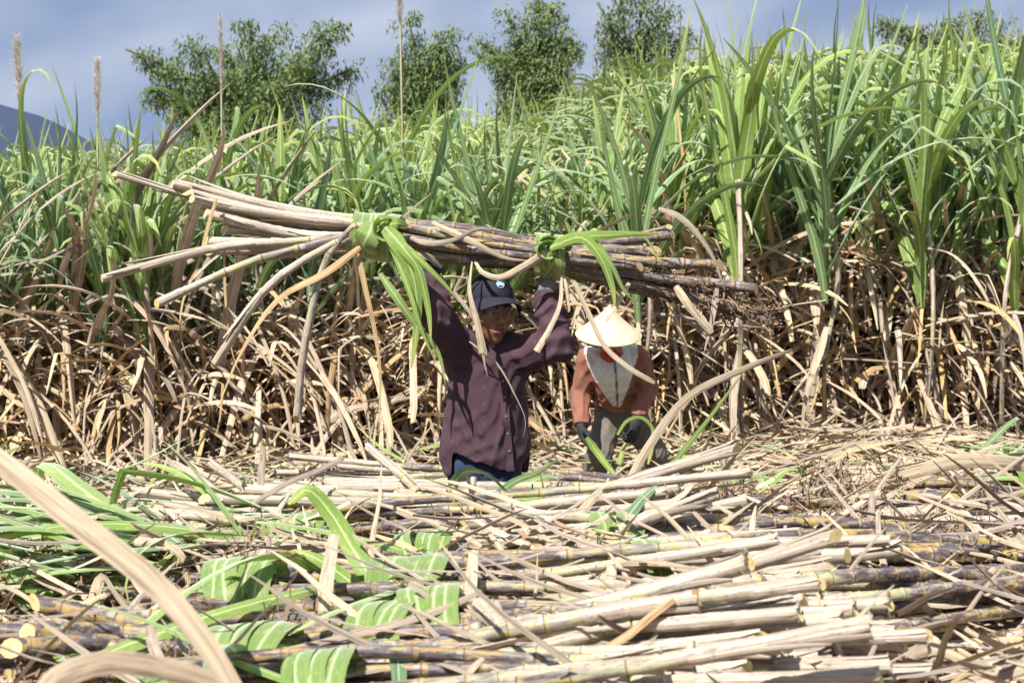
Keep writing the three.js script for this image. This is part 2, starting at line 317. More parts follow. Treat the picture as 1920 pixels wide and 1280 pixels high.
// the crop behind, row after row up the slope
const heaps = {};
function instanced(name, geo, mat, mats, label, category, colors) {
  const m = new THREE.InstancedMesh(geo, mat, mats.length); m.name = name === 'chaff' ? 'fibre' : name === 'cane_undergrowth' ? 'stalk' : 'leaf'; m.castShadow = m.receiveShadow = true;
  mats.forEach((x, i) => m.setMatrixAt(i, x)); if (colors) colors.forEach((c, i) => m.setColorAt(i, c));
  (heaps[label] ??= (() => { const g = new THREE.Group(); g.name = numbered(name); scene.add(g); return tag(g, label, category, null, 'stuff'); })()).add(m); return m;
}
const mtx = (p, e, s) => new THREE.Matrix4().compose(p, new THREE.Quaternion().setFromEuler(e), V(s, s, s));
{
  const rb = rng(41);
  for (let k = 0; k < 6; k++) {
    const r = rng(900 + k), gs = [];
    for (let i = 0; i < 11; i++) { const g = poolGreen[Math.floor(r() * 22)].clone(), h = 1.65 - 0.7 * Math.pow(i / 10, 2); g.scale(1, 1, 1); g.rotateY(i * 2.4 + r()); g.translate(0, h, 0); gs.push(g); }
    const geo = mergeGeometries(gs), list = [], cols = [];
    for (let i = 0; i < 400; i++) {
      const d = 14.6 + Math.pow(rb(), 0.9) * 17, half = d * 0.36 + 1.4, x = (rb() * 2 - 1) * half;
      list.push(mtx(V(x, ground(x, -d), -d), new THREE.Euler((rb() - 0.5) * 0.2, rb() * 6.283, (rb() - 0.5) * 0.2), tall(x, d) * (0.88 + rb() * 0.26)));
      const q = 0.85 + rb() * 0.35; cols.push(rgb(q * (0.95 + rb() * 0.25), q, q * (0.75 + rb() * 0.25)));
    }
    instanced('sugarcane_foliage', geo, GREEN[k % 3], list, 'mass of green sugarcane tops filling the field behind the front rows', 'sugarcane', cols);
  }
  for (let k = 0; k < 12; k++) { // dead leaves that hang and lodge between the stalks
    const list = [], cols = [];
    for (let i = 0; i < 800; i++) {
      const x = (rb() * 2 - 1) * 5.2, d = edge(x) - 0.12 + Math.pow(rb(), 1.5) * 3.2, lim = 0.95 + 0.75 * smooth(-1.5, 1.6, x), y = ground(x, -d) + 0.02 + rb() * lim + (d > edge(x) + 1 ? 0.3 : 0);
      list.push(mtx(V(x, y, -d), new THREE.Euler((rb() - 0.5) * 1.7, rb() * 6.283, (rb() - 0.5) * 1.7), 0.6 + rb() * 0.65));
      const q = (0.85 + rb() * 0.5); cols.push(rgb(q, q * (0.94 + rb() * 0.07), q * (0.86 + rb() * 0.14)));
    }
    instanced('dead_leaves', poolDry[[1, 0, 5, 3, 9, 4, 13, 7, 17, 2, 8, 11][k]], DRY[k % 3], list, 'tangle of dead tan cane leaves lodged between the standing stalks', 'dead leaves', cols);
  }
  for (let k = 0; k < 6; k++) { // narrow shreds of older leaves
    const list = [], cols = [];
    for (let i = 0; i < 620; i++) {
      const x = (rb() * 2 - 1) * 5.2, d = edge(x) - 0.2 + Math.pow(rb(), 1.6) * 2.6, lim = 1.0 + 0.75 * smooth(-1.5, 1.6, x), s = 0.6 + rb() * 0.7;
      list.push(new THREE.Matrix4().compose(V(x, ground(x, -d) + 0.02 + rb() * lim, -d), new THREE.Quaternion().setFromEuler(new THREE.Euler((rb() - 0.5) * 1.5, rb() * 6.283, (rb() - 0.5) * 1.5)), V(s, s, s * 0.45)));
      const q = (0.8 + rb() * 0.55); cols.push(rgb(q, q * (0.94 + rb() * 0.07), q * (0.86 + rb() * 0.14)));
    }
    instanced('dead_leaves', poolDry[[1, 5, 9, 13, 3, 6][k]], DRY[k % 3], list, 'tangle of dead tan cane leaves lodged between the standing stalks', 'dead leaves', cols);
  }
  for (let k = 0; k < 4; k++) { // long grey leaves slumping forward at the left
    const list = [], cols = [];
    for (let i = 0; i < 28; i++) { const x = -4.9 + rb() * 3.3, d = edge(x) - 0.35 + rb() * 0.7; list.push(mtx(V(x, ground(x, -d) + 0.75 + rb() * 0.85, -d), new THREE.Euler((rb() - 0.5) * 0.5, (rb() - 0.6) * 2.6, 0.1 + rb() * 0.7), 0.9 + rb() * 0.7)); const q = 0.7 + rb() * 0.5; cols.push(rgb(q, q * 0.97, q * 0.95)); }
    instanced('dead_leaves', poolDry[[0, 5, 8, 2][k]], DRY[k % 2], list, 'tangle of dead tan cane leaves lodged between the standing stalks', 'dead leaves', cols);
  }
  for (let k = 0; k < 3; k++) { // bare older stalks inside the crop
    const list = [];
    for (let i = 0; i < 130; i++) { const x = (rb() * 2 - 1) * 5.2, d = edge(x) + 0.2 + rb() * 3.6; list.push(mtx(V(x, ground(x, -d), -d), new THREE.Euler((rb() - 0.5) * 0.4, rb() * 6.283, (rb() - 0.5) * 0.4), 0.85 + rb() * 0.2)); }
    instanced('cane_undergrowth', stalkPool[k * 2], caneMat[(k * 2) % 4], list, 'crowded thin stalks in the shade inside the sugarcane crop', 'sugarcane');
  }
}
// flowering canes with feathery plumes above the crop
function plume(px, topPy, basePy, d, L, label, fat) {
  const top = at(px, topPy, d), base = V(top.x, ground(top.x, -d), -d), g = thing('flowering_cane', base, label, 'flowering cane', null), H = top.y - base.y, r = rng(Math.round(px) + 5);
  const bend = (t) => V(0.05 * Math.sin(t * 2 + px), t * H, 0);
  part('stem', caneGeo([bend(0), bend(0.4), bend(0.75), bend(1)], 0.013, 1, 0.45, 0.7, 3, 0, 6), caneMat[1], g);
  const gs = [];
  for (let i = 0; i < 620; i++) {
    const t = r(), y = H - L + L * t, l = fat * (0.35 + 0.65 * Math.pow(Math.sin(Math.PI * clamp(0.12 + 0.88 * (1 - t))), 0.8)) * (0.5 + r() * 0.6), a = r() * 6.283, b = bend(y / H), dir = V(Math.cos(a) * 0.55, 0.85, Math.sin(a) * 0.55);
    const p0 = V(b.x, y, 0), p1 = p0.clone().addScaledVector(dir, l * 0.55).add(V(0, 0, 0)), p2 = p1.clone().add(V(Math.cos(a) * l * 0.45, l * 0.12, Math.sin(a) * l * 0.45));
    gs.push(ribbon([p0, p1, p2], (q) => 0.008 * (1.1 - q), { fold: 0.1, side: V(-Math.sin(a), 0, Math.cos(a)) }));
  }
  part('plume', mergeGeometries(gs), phys({ color: rgb(0.72, 0.64, 0.58), roughness: 1, transmission: 0.3, thickness: 0 }), g);
  for (let i = 0; i < 4; i++) { const m = part('leaf', poolGreen[(i * 5 + Math.round(px)) % 22], GREEN[1], g); m.position.copy(bend(0.45 + 0.05 * i)); m.rotation.y = i * 1.9; }
}
plume(40, 70, 250, 13.5, 0.62, 'pale feathery flower plume rising against the sky at the far left', 0.15);
plume(186, 112, 300, 14.5, 0.55, 'thin pale flower plume just right of the far left plume', 0.14);
plume(402, 30, 230, 13.8, 0.72, 'narrow brownish flower plume in front of the large leaning bamboo', 0.075);
plume(742, -60, 250, 13.2, 0.5, 'bare yellow flower stem reaching past the top edge of the photo', 0.14);

// ---------- bamboo clumps behind the field ----------
function bamboo(name, baseX, d, culms, leafN, size, color, label, seed) {
  const b = at(baseX, 300, d), base = V(b.x, ground(b.x, -d), -d), g = thing(name, base, label, 'bamboo', 'bamboo clumps behind the field'), r = rng(seed), vp = [], vn = [], vi = [];
  const wood = phys({ color: rgb(0.16, 0.17, 0.07), roughness: 0.6 });
  for (const [px, py, dd, thick] of culms) {
    const tip = at(px, py, d + dd).sub(base), pts = [V((r() - 0.5) * 0.8, 0, (r() - 0.5) * 0.8), V(tip.x * 0.22, tip.y * 0.55, tip.z * 0.4), V(tip.x * 0.62, tip.y * 0.9, tip.z * 0.8), tip], c = new THREE.CatmullRomCurve3(pts);
    part('culm', new THREE.TubeGeometry(c, 14, 0.035, 5), wood, g);
    const sprays = Math.round(44 * thick);
    for (let s = 0; s < sprays; s++) {
      const t = 0.34 + 0.66 * Math.pow(r(), 0.85), p = c.getPointAt(t), spread = (1.06 - t) * 0.95 * thick + 0.17;
      const q = p.clone().add(V((r() - 0.5) * 2 * spread, (r() - 0.6) * 1.2 * spread, (r() - 0.5) * 2 * spread)), clump = 0.16 + r() * 0.24 * (0.5 + spread);
      for (let i = 0; i < leafN; i++) {
        const o = q.clone().add(V(r() - 0.5, r() - 0.5, r() - 0.5).multiplyScalar(clump * 2)), a = r() * 6.283, e = -0.2 - r() * 1.0, dir = V(Math.cos(a) * Math.cos(e), Math.sin(e), Math.sin(a) * Math.cos(e)), L = size * (0.6 + r() * 0.7);
        const sd = V(-Math.sin(a), (r() - 0.5) * 0.8, Math.cos(a)).multiplyScalar(L * 0.13), m = o.clone().addScaledVector(dir, L * 0.4), e2 = o.clone().addScaledVector(dir, L), nn = dir.clone().cross(sd).normalize(), q0 = vp.length / 3;
        for (const v of [o, m.clone().add(sd), e2, m.clone().sub(sd)]) { vp.push(v.x, v.y, v.z); vn.push(-nn.x, -nn.y, -nn.z); }
        vi.push(q0, q0 + 1, q0 + 2, q0, q0 + 2, q0 + 3);
      }
    }
  }
  const cg = new THREE.BufferGeometry(); cg.setAttribute('position', new THREE.Float32BufferAttribute(vp, 3)); cg.setAttribute('normal', new THREE.Float32BufferAttribute(vn, 3)); cg.setIndex(vi);
  part('crown', cg, phys({ color, roughness: 0.9, transmission: 0.35, thickness: 0, clearcoat: 0.15, clearcoatRoughness: 0.4 }), g);
}
bamboo('bamboo', 470, 38, [[235, 92, 0, 1], [300, 130, 1, 1.3], [350, 85, -0.5, 0.8], [395, 150, 0.6, 1.2], [420, 95, 1, 0.9], [470, 48, 0, 1.2], [520, 55, 1, 1.1], [560, 110, -1, 1.3], [640, 45, 0.3, 0.9], [600, 110, 1, 1.2], [660, 130, 1, 1.1], [430, 190, 0, 1.4], [340, 190, 0, 1.3], [530, 170, 0, 1.4], [290, 175, 0.5, 1]], 60, 0.17, rgb(0.135, 0.205, 0.045), 'large dark green bamboo clump leaning to the left behind the crop', 11);
bamboo('bamboo', 790, 40, [[765, 35, 0, 1.1], [740, 110, 0, 1.2], [850, 50, 0, 0.9], [800, 90, 1, 1.3], [860, 110, 0.5, 1], [720, 160, 0, 1.3], [830, 150, 0, 1.4]], 60, 0.17, rgb(0.145, 0.215, 0.05), 'narrow bamboo clump left of the yellow flower stem top, behind crop centre', 23);
bamboo('bamboo', 1010, 42, [[945, 20, 0, 0.6], [1010, 0, 0, 1.1], [1040, 10, 1, 1.2], [900, 80, 0, 0.9], [970, 75, 0, 1.3], [1060, 50, 0, 1.3], [930, 110, 1, 1.3], [1020, 80, 0, 1.4], [1080, 90, 0, 1.3]], 60, 0.17, rgb(0.16, 0.23, 0.05), 'bright bamboo clump with one separate tuft in the sky, behind crop centre', 31);
bamboo('bamboo', 1180, 40, [[1120, 5, 0, 1], [1160, -20, 0, 1.1], [1210, 0, 0, 1.2], [1260, 10, 0, 1.2], [1150, 50, 0, 1.4], [1230, 60, 0, 1.4], [1300, 60, 0, 1.3], [1190, 95, 0, 1.4]], 44, 0.17, rgb(0.15, 0.21, 0.075), 'sparse olive bamboo clump touching the top edge of the photo', 37);
bamboo('bamboo', 1840, 46, [[1780, 40, 0, 1.2], [1830, 25, 0, 1.2], [1880, 45, 0, 1.2], [1930, 80, 0, 1.3], [1720, 60, 0, 1.2], [1650, 40, 0, 1.1], [1860, 80, 0, 1.3]], 50, 0.18, rgb(0.15, 0.21, 0.075), 'low olive bamboo clump on the skyline at the far right', 43);

// ---------- signed-distance figures ----------
const cap = (x, y, z, A, B, ra, rb) => { const ax = B.x - A.x, ay = B.y - A.y, az = B.z - A.z, px = x - A.x, py = y - A.y, pz = z - A.z, t = clamp((px * ax + py * ay + pz * az) / (ax * ax + ay * ay + az * az)); return Math.hypot(px - ax * t, py - ay * t, pz - az * t) - lerp(ra, rb, t); };
const ell = (x, y, z, cx, cy, cz, rx, ry, rz) => { const a = (x - cx) / rx, b = (y - cy) / ry, c = (z - cz) / rz, k0 = Math.hypot(a, b, c), k1 = Math.hypot(a / rx, b / ry, c / rz); return k1 > 1e-9 ? k0 * (k0 - 1) / k1 : -Math.min(rx, ry, rz); };
const smin = (a, b, k) => { const h = Math.max(k - Math.abs(a - b), 0) / k; return Math.min(a, b) - h * h * k * 0.25; };
const smax = (a, b, k) => -smin(-a, -b, k);
const sph = (x, y, z, cx, cy, cz, r) => Math.hypot(x - cx, y - cy, z - cz) - r;
function nets(f, lo, hi, cell, colour) {
  const nx = Math.ceil((hi[0] - lo[0]) / cell) + 1, ny = Math.ceil((hi[1] - lo[1]) / cell) + 1, nz = Math.ceil((hi[2] - lo[2]) / cell) + 1, F = new Float32Array(nx * ny * nz), I = (i, j, k) => (k * ny + j) * nx + i;
  for (let k = 0; k < nz; k++) for (let j = 0; j < ny; j++) for (let i = 0; i < nx; i++) F[I(i, j, k)] = f(lo[0] + i * cell, lo[1] + j * cell, lo[2] + k * cell);
  const id = new Int32Array(nx * ny * nz).fill(-1), pos = [], idx = [];
  const E = [[0, 1], [2, 3], [4, 5], [6, 7], [0, 2], [1, 3], [4, 6], [5, 7], [0, 4], [1, 5], [2, 6], [3, 7]];
  for (let k = 0; k < nz - 1; k++) for (let j = 0; j < ny - 1; j++) for (let i = 0; i < nx - 1; i++) {
    const c = []; let m = 0; for (let q = 0; q < 8; q++) { const s = F[I(i + (q & 1), j + (q >> 1 & 1), k + (q >> 2))]; c.push(s); if (s < 0) m++; }
    if (m === 0 || m === 8) continue;
    let X = 0, Y = 0, Z = 0, n = 0;
    for (const [a, b] of E) if ((c[a] < 0) !== (c[b] < 0)) { const t = c[a] / (c[a] - c[b]); X += lerp(a & 1, b & 1, t); Y += lerp(a >> 1 & 1, b >> 1 & 1, t); Z += lerp(a >> 2, b >> 2, t); n++; }
    id[I(i, j, k)] = pos.length / 3; pos.push(lo[0] + (i + X / n) * cell, lo[1] + (j + Y / n) * cell, lo[2] + (k + Z / n) * cell);
  }
  const quad = (a, b, c, d, flip) => { if (a < 0 || b < 0 || c < 0 || d < 0) return; flip ? idx.push(a, c, b, a, d, c) : idx.push(a, b, c, a, c, d); };
  for (let k = 1; k < nz - 1; k++) for (let j = 1; j < ny - 1; j++) for (let i = 1; i < nx - 1; i++) {
    const s = F[I(i, j, k)] < 0;
    if (s !== F[I(i + 1, j, k)] < 0) quad(id[I(i, j - 1, k - 1)], id[I(i, j, k - 1)], id[I(i, j, k)], id[I(i, j - 1, k)], !s);
    if (s !== F[I(i, j + 1, k)] < 0) quad(id[I(i - 1, j, k - 1)], id[I(i - 1, j, k)], id[I(i, j, k)], id[I(i, j, k - 1)], !s);
    if (s !== F[I(i, j, k + 1)] < 0) quad(id[I(i - 1, j - 1, k)], id[I(i, j - 1, k)], id[I(i, j, k)], id[I(i - 1, j, k)], !s);
  }
  const nrm = new Float32Array(pos.length), col = colour ? new Float32Array(pos.length) : null, e = cell * 0.6;
  for (let q = 0; q < pos.length; q += 3) {
    const x = pos[q], y = pos[q + 1], z = pos[q + 2]; let a = f(x + e, y, z) - f(x - e, y, z), b = f(x, y + e, z) - f(x, y - e, z), c = f(x, y, z + e) - f(x, y, z - e); const l = Math.hypot(a, b, c) || 1;
    nrm[q] = a / l; nrm[q + 1] = b / l; nrm[q + 2] = c / l;
    if (col) { const k = colour(x, y, z); col[q] = k[0]; col[q + 1] = k[1]; col[q + 2] = k[2]; }
  }
  const g = new THREE.BufferGeometry(); g.setAttribute('position', new THREE.Float32BufferAttribute(pos, 3)); g.setAttribute('normal', new THREE.BufferAttribute(nrm, 3)); if (col) g.setAttribute('color', new THREE.BufferAttribute(col, 3)); g.setIndex(idx);
  return g;
}
const box = (list, pad) => { const lo = [9, 9, 9], hi = [-9, -9, -9]; for (const p of list) [p.x, p.y, p.z].forEach((v, i) => { lo[i] = Math.min(lo[i], v - pad); hi[i] = Math.max(hi[i], v + pad); }); return [lo, hi]; };
const cloth = (o = {}) => new THREE.MeshPhysicalMaterial({ vertexColors: true, roughness: 0.93, sheen: 0.25, sheenRoughness: 0.6, side: THREE.DoubleSide, ...o });
const toLocal = (xAxis, yAxis, zAxis, p) => new THREE.Matrix4().makeBasis(xAxis, yAxis, zAxis).setPosition(p);
function frame(up, facing, p) { const y = up.clone().normalize(), x = y.clone().cross(facing).normalize(), z = x.clone().cross(y); return toLocal(x, y, z, p); }

// a gloved hand: wrist at the origin, fingers along +y, palm towards +z, thumb on the +x side
function handGeo(bends, colour, spread = 0.12) {
  const bones = [], L = [[0.043, 0.028, 0.022], [0.047, 0.031, 0.023], [0.044, 0.029, 0.022], [0.034, 0.023, 0.02]];
  for (let f = 0; f < 4; f++) {
    let p = V(0.031 - f * 0.0205, 0.092 - Math.abs(f - 1.2) * 0.004, 0), a = 0; const sx = (1.5 - f) * spread;
    for (let k = 0; k < 3; k++) { a += bends[k] + f * 0.04; const q = p.clone().add(V(Math.sin(sx) * Math.cos(a), Math.cos(a) * Math.cos(sx), Math.sin(a)).multiplyScalar(L[f][k] * 1.06)); bones.push([p, q, 0.0112 - k * 0.0008, 0.0104 - k * 0.0009]); p = q; }
  }
  const th = [V(0.026, 0.022, 0.006), V(0.05, 0.052, 0.022), V(0.054, 0.08, 0.04), V(0.047, 0.1, 0.054)];
  const f = (x, y, z) => {
    let d = ell(x, y, z, 0.001, 0.055, 0, 0.045, 0.054, 0.02);
    d = smin(d, cap(x, y, z, V(0, -0.045, 0), V(0, 0.03, 0), 0.032, 0.031), 0.03);
    for (let k = 0; k < 3; k++) d = smin(d, cap(x, y, z, th[k], th[k + 1], 0.0155 - k * 0.0018, 0.014 - k * 0.0018), 0.012);
    let e = 9; for (const b of bones) e = Math.min(e, cap(x, y, z, b[0], b[1], b[2], b[3]));
    return smin(d, e, 0.008);
  };
  const [lo, hi] = box([V(-0.05, -0.05, -0.03), V(0.06, 0.2, 0.03), ...bones.map((b) => b[1]), ...th], 0.03);
  return nets((x, y, z) => Math.max(f(x, y, z), -0.045 - y), lo, hi, 0.004, colour);
}
function headGeo(skin, opts = {}) {
  const f = (x, y, z) => {
    const ax = Math.abs(x);
    let d = ell(x, y, z, 0, 0.032, -0.012, 0.077, 0.096, 0.098);
    d = smin(d, ell(x, y, z, 0, -0.048, 0.026, 0.058, 0.066, 0.058), 0.045);
    d = smin(d, sph(x, y, z, 0, -0.098, 0.058, 0.022), 0.03);
    d = smin(d, sph(ax, y, z, 0.049, -0.018, 0.056, 0.024), 0.028);
    d = smin(d, cap(ax, y, z, V(0, 0.026, 0.084), V(0.046, 0.024, 0.07), 0.012, 0.011), 0.014);
    d = smax(d, -sph(ax, y, z, 0.031, 0.003, 0.101, 0.0175), 0.014);
    d = smin(d, sph(ax, y, z, 0.031, 0.003, 0.075, 0.0125), 0.004);
    d = smin(d, cap(ax, y, z, V(0.017, 0.0105, 0.085), V(0.044, 0.0085, 0.078), 0.0045, 0.0045), 0.006);
    d = smin(d, cap(ax, y, z, V(0.018, -0.008, 0.086), V(0.043, -0.008, 0.078), 0.004, 0.004), 0.006);
    d = smin(d, cap(x, y, z, V(0, 0.018, 0.086), V(0, -0.026, 0.107), 0.0085, 0.0145), 0.014);
    d = smin(d, sph(ax, y, z, 0.0165, -0.032, 0.094, 0.0105), 0.008);
    d = smax(d, -sph(ax, y, z, 0.009, -0.041, 0.104, 0.0045), 0.004);
    d = smin(d, ell(x, y, z, 0, -0.063, 0.079, 0.03, 0.024, 0.018), 0.015);
    d = smin(d, cap(ax, y, z, V(0, -0.0555, 0.0985), V(0.02, -0.0605, 0.088), 0.0058, 0.0038), 0.006);
    d = smin(d, cap(ax, y, z, V(0, -0.0715, 0.097), V(0.018, -0.0685, 0.088), 0.0068, 0.0045), 0.006);
    d = smax(d, -cap(ax, y, z, V(0, -0.0632, 0.107), V(0.024, -0.066, 0.091), 0.0026, 0.0022), 0.003);
    d = smax(d, -cap(ax, y, z, V(0.021, -0.03, 0.098), V(0.034, -0.062, 0.09), 0.003, 0.003), 0.008);
    d = smin(d, ell(ax, y, z, 0.081, -0.006, -0.012, 0.009, 0.031, 0.019), 0.012);
    d = smax(d, -ell(ax, y, z, 0.093, -0.004, -0.006, 0.007, 0.019, 0.011), 0.006);
    d = smin(d, cap(x, y, z, V(0, -0.07, -0.024), V(0, -0.2, -0.045), 0.052, 0.056), 0.025);
    return d;
  };
  const colour = (x, y, z) => {
    const ax = Math.abs(x); let c = skin.map((v) => v * (0.88 + 0.24 * fbm(x * 60, y * 60, z * 60, 3)));
    if (sph(ax, y, z, 0.031, 0.003, 0.075, 0.0132) < 0 && y < 0.008 && y > -0.005 && z > 0.083) c = Math.hypot(ax - 0.031, y - 0.003) < 0.0058 ? [0.012, 0.008, 0.006] : [0.42, 0.36, 0.32];
    if (ax < 0.022 && y > -0.077 && y < -0.052 && z > 0.088) c = [skin[0] * 0.62, skin[1] * 0.5, skin[2] * 0.55];
    const beard = smooth(0.5, 0.66, fbm(x * 180, y * 180, z * 180, 2)) * ((ax < 0.032 && z > 0.086 && y > -0.052 && y < -0.044) || (y < -0.082 && z > 0.03) ? 0.6 : 0);
    c = mix3(c, [0.035, 0.028, 0.025], beard);
    return c;
  };
  return nets(f, [-0.105, -0.205, -0.125], [0.105, 0.14, 0.135], 0.0032, colour);
}

// ---------- man carrying the bundle ----------
const MAN = V((905 - 960) / FOCAL * 6, ground(-0.12, -6), -6);
const mj = (px, py, dz = 0) => at(px, py, 6 - dz).sub(MAN);
const J = { sl: mj(866, 664, 0), el: mj(818, 590, 0.17), wl: mj(799, 505, 0.06), sr: mj(980, 664, 0.02), er: mj(1047, 645, 0.17), wr: mj(1023, 556, 0.06), neck: mj(922, 648, 0), head: mj(921, 584, 0.05), chest: mj(915, 700, 0), pel: mj(909, 862, 0) };
const man = thing('person', MAN, 'man in maroon shirt and navy cap holding a cane bundle overhead', 'person');
const legs = [[-1, mj(880, 880)], [1, mj(938, 880)]].map(([s, h]) => [h, V(h.x + s * 0.01, 0.49, 0.03), V(h.x + s * 0.02, 0.085, -0.02)]);
function foldNoise(x, y, z, k) { // creases that hang from the armpits and the front closure
  const w = fbm(x * 6 + 3, y * 4, z * 6 + k, 2) * 2.4;
  const a = Math.sin((x * 0.86 + y * 0.5) * 38 + w * 3.4), b = Math.sin((x * -0.7 + y * 0.62 + z * 0.5) * 47 + w * 4.1);
  return (Math.pow(Math.abs(a), 2.5) * 0.5 + Math.pow(Math.abs(b), 3) * 0.4 + (fbm(x * 15, y * 11, z * 15, 3) - 0.5) * 1.1);
}
const zs = 1.36;
function shirtBase(x, y, z) {
  const T0 = V(J.chest.x, J.chest.y + 0.015, J.chest.z * zs - 0.01), T1 = V(J.pel.x + 0.002, J.pel.y + 0.02, J.pel.z * zs - 0.01);
  let d = cap(x, y, z * zs, T0, T1, 0.148, 0.184) / 1.12;
  d = smin(d, cap(x, y, z, J.sl, J.sr, 0.062, 0.062), 0.06);
  let a = smin(cap(x, y, z, J.sl, J.el, 0.069, 0.06), cap(x, y, z, J.el, J.wl, 0.06, 0.045), 0.02);
  let b = smin(cap(x, y, z, J.sr, J.er, 0.069, 0.059), cap(x, y, z, J.er, J.wr, 0.06, 0.045), 0.02);
  d = smin(smin(d, a, 0.05), b, 0.05);
  return smin(d, cap(x, y, z, V(J.neck.x, J.neck.y - 0.03, J.neck.z - 0.02), V(J.neck.x, J.neck.y + 0.015, J.neck.z - 0.02), 0.075, 0.06), 0.05);
}
const hemP = [[800, 888], [848, 888], [853, 842], [900, 858], [944, 874], [958, 876], [972, 872], [993, 852], [1010, 850]].map((q) => mj(...q)), hemX = hemP.map((p) => p.x), hemY = hemP.map((p) => p.y);
function hem(x, z) {
  if (z < -0.02) return hemY[0];
  let i = 0; while (i < hemX.length - 2 && x > hemX[i + 1]) i++;
  return lerp(hemY[i], hemY[i + 1], sm(clamp((x - hemX[i]) / (hemX[i + 1] - hemX[i]))));
}
const vTop = mj(924, 646, 0.1), vEnd = mj(946, 688, 0.12);
const placketX = (y) => lerp(mj(957, 875).x, mj(938, 662).x, clamp((y - mj(0, 875).y) / (mj(0, 662).y - mj(0, 875).y))) ;
function shirtF(x, y, z) {
  const sleeve = Math.min(cap(x, y, z, J.el, J.wl, 0.06, 0.045), cap(x, y, z, J.er, J.wr, 0.06, 0.045));
  let d = shirtBase(x, y, z);
  if (d < 0.08) {
    const f = foldNoise(x, y, z, 1), arm = sleeve < 0.02 ? 1.25 : 1;
    d -= 0.0115 * f * arm * (z > -0.05 ? 1 : 0.6);
    if (sleeve < 0.03) { const A = x < J.chest.x ? [J.el, J.wl] : [J.er, J.wr], ax = A[1].clone().sub(A[0]).normalize(), t = (x - A[0].x) * ax.x + (y - A[0].y) * ax.y + (z - A[0].z) * ax.z; d -= 0.006 * Math.sin(t * 95 + 3 * fbm(x * 12, y * 12, z * 12, 2)); }
    // long pulls from the lifted arm down to the closure
    for (const [ox, oy, sx] of [[-0.1, 1.36, 0.42], [-0.115, 1.28, 0.33], [-0.12, 1.19, 0.22], [0.13, 1.33, -0.28]]) { const u = (x - ox) - sx * (oy - y), q = oy - y; if (q > -0.05 && q < 0.36 && z > 0) d -= 0.012 * Math.exp(-Math.pow(u / 0.013, 2)) * Math.sin(Math.PI * clamp((q + 0.05) / 0.41)); }
  }
  d = smax(d, hem(x, z) - y, 0.006);
  d = smax(d, cap(x, y, z, J.wl, V(J.wl.x * 2 - J.el.x, J.wl.y * 2 - J.el.y, J.wl.z * 2 - J.el.z), 0.2, 0.2) < 0.2 && ((x - J.wl.x) * (J.wl.x - J.el.x) + (y - J.wl.y) * (J.wl.y - J.el.y) + (z - J.wl.z) * (J.wl.z - J.el.z)) > 0 && Math.hypot(x - J.wl.x, y - J.wl.y, z - J.wl.z) < 0.2 ? ((x - J.wl.x) * (J.wl.x - J.el.x) + (y - J.wl.y) * (J.wl.y - J.el.y) + (z - J.wl.z) * (J.wl.z - J.el.z)) * 4.2 : -1, 0.004);
  d = smax(d, -cap(x, y, z, vTop, vEnd, 0.034, 0.006), 0.008);
  d = smax(d, -cap(x, y, z, V(J.neck.x, J.neck.y - 0.02, J.neck.z - 0.01), J.head, 0.056, 0.058), 0.006);
  return d;
}
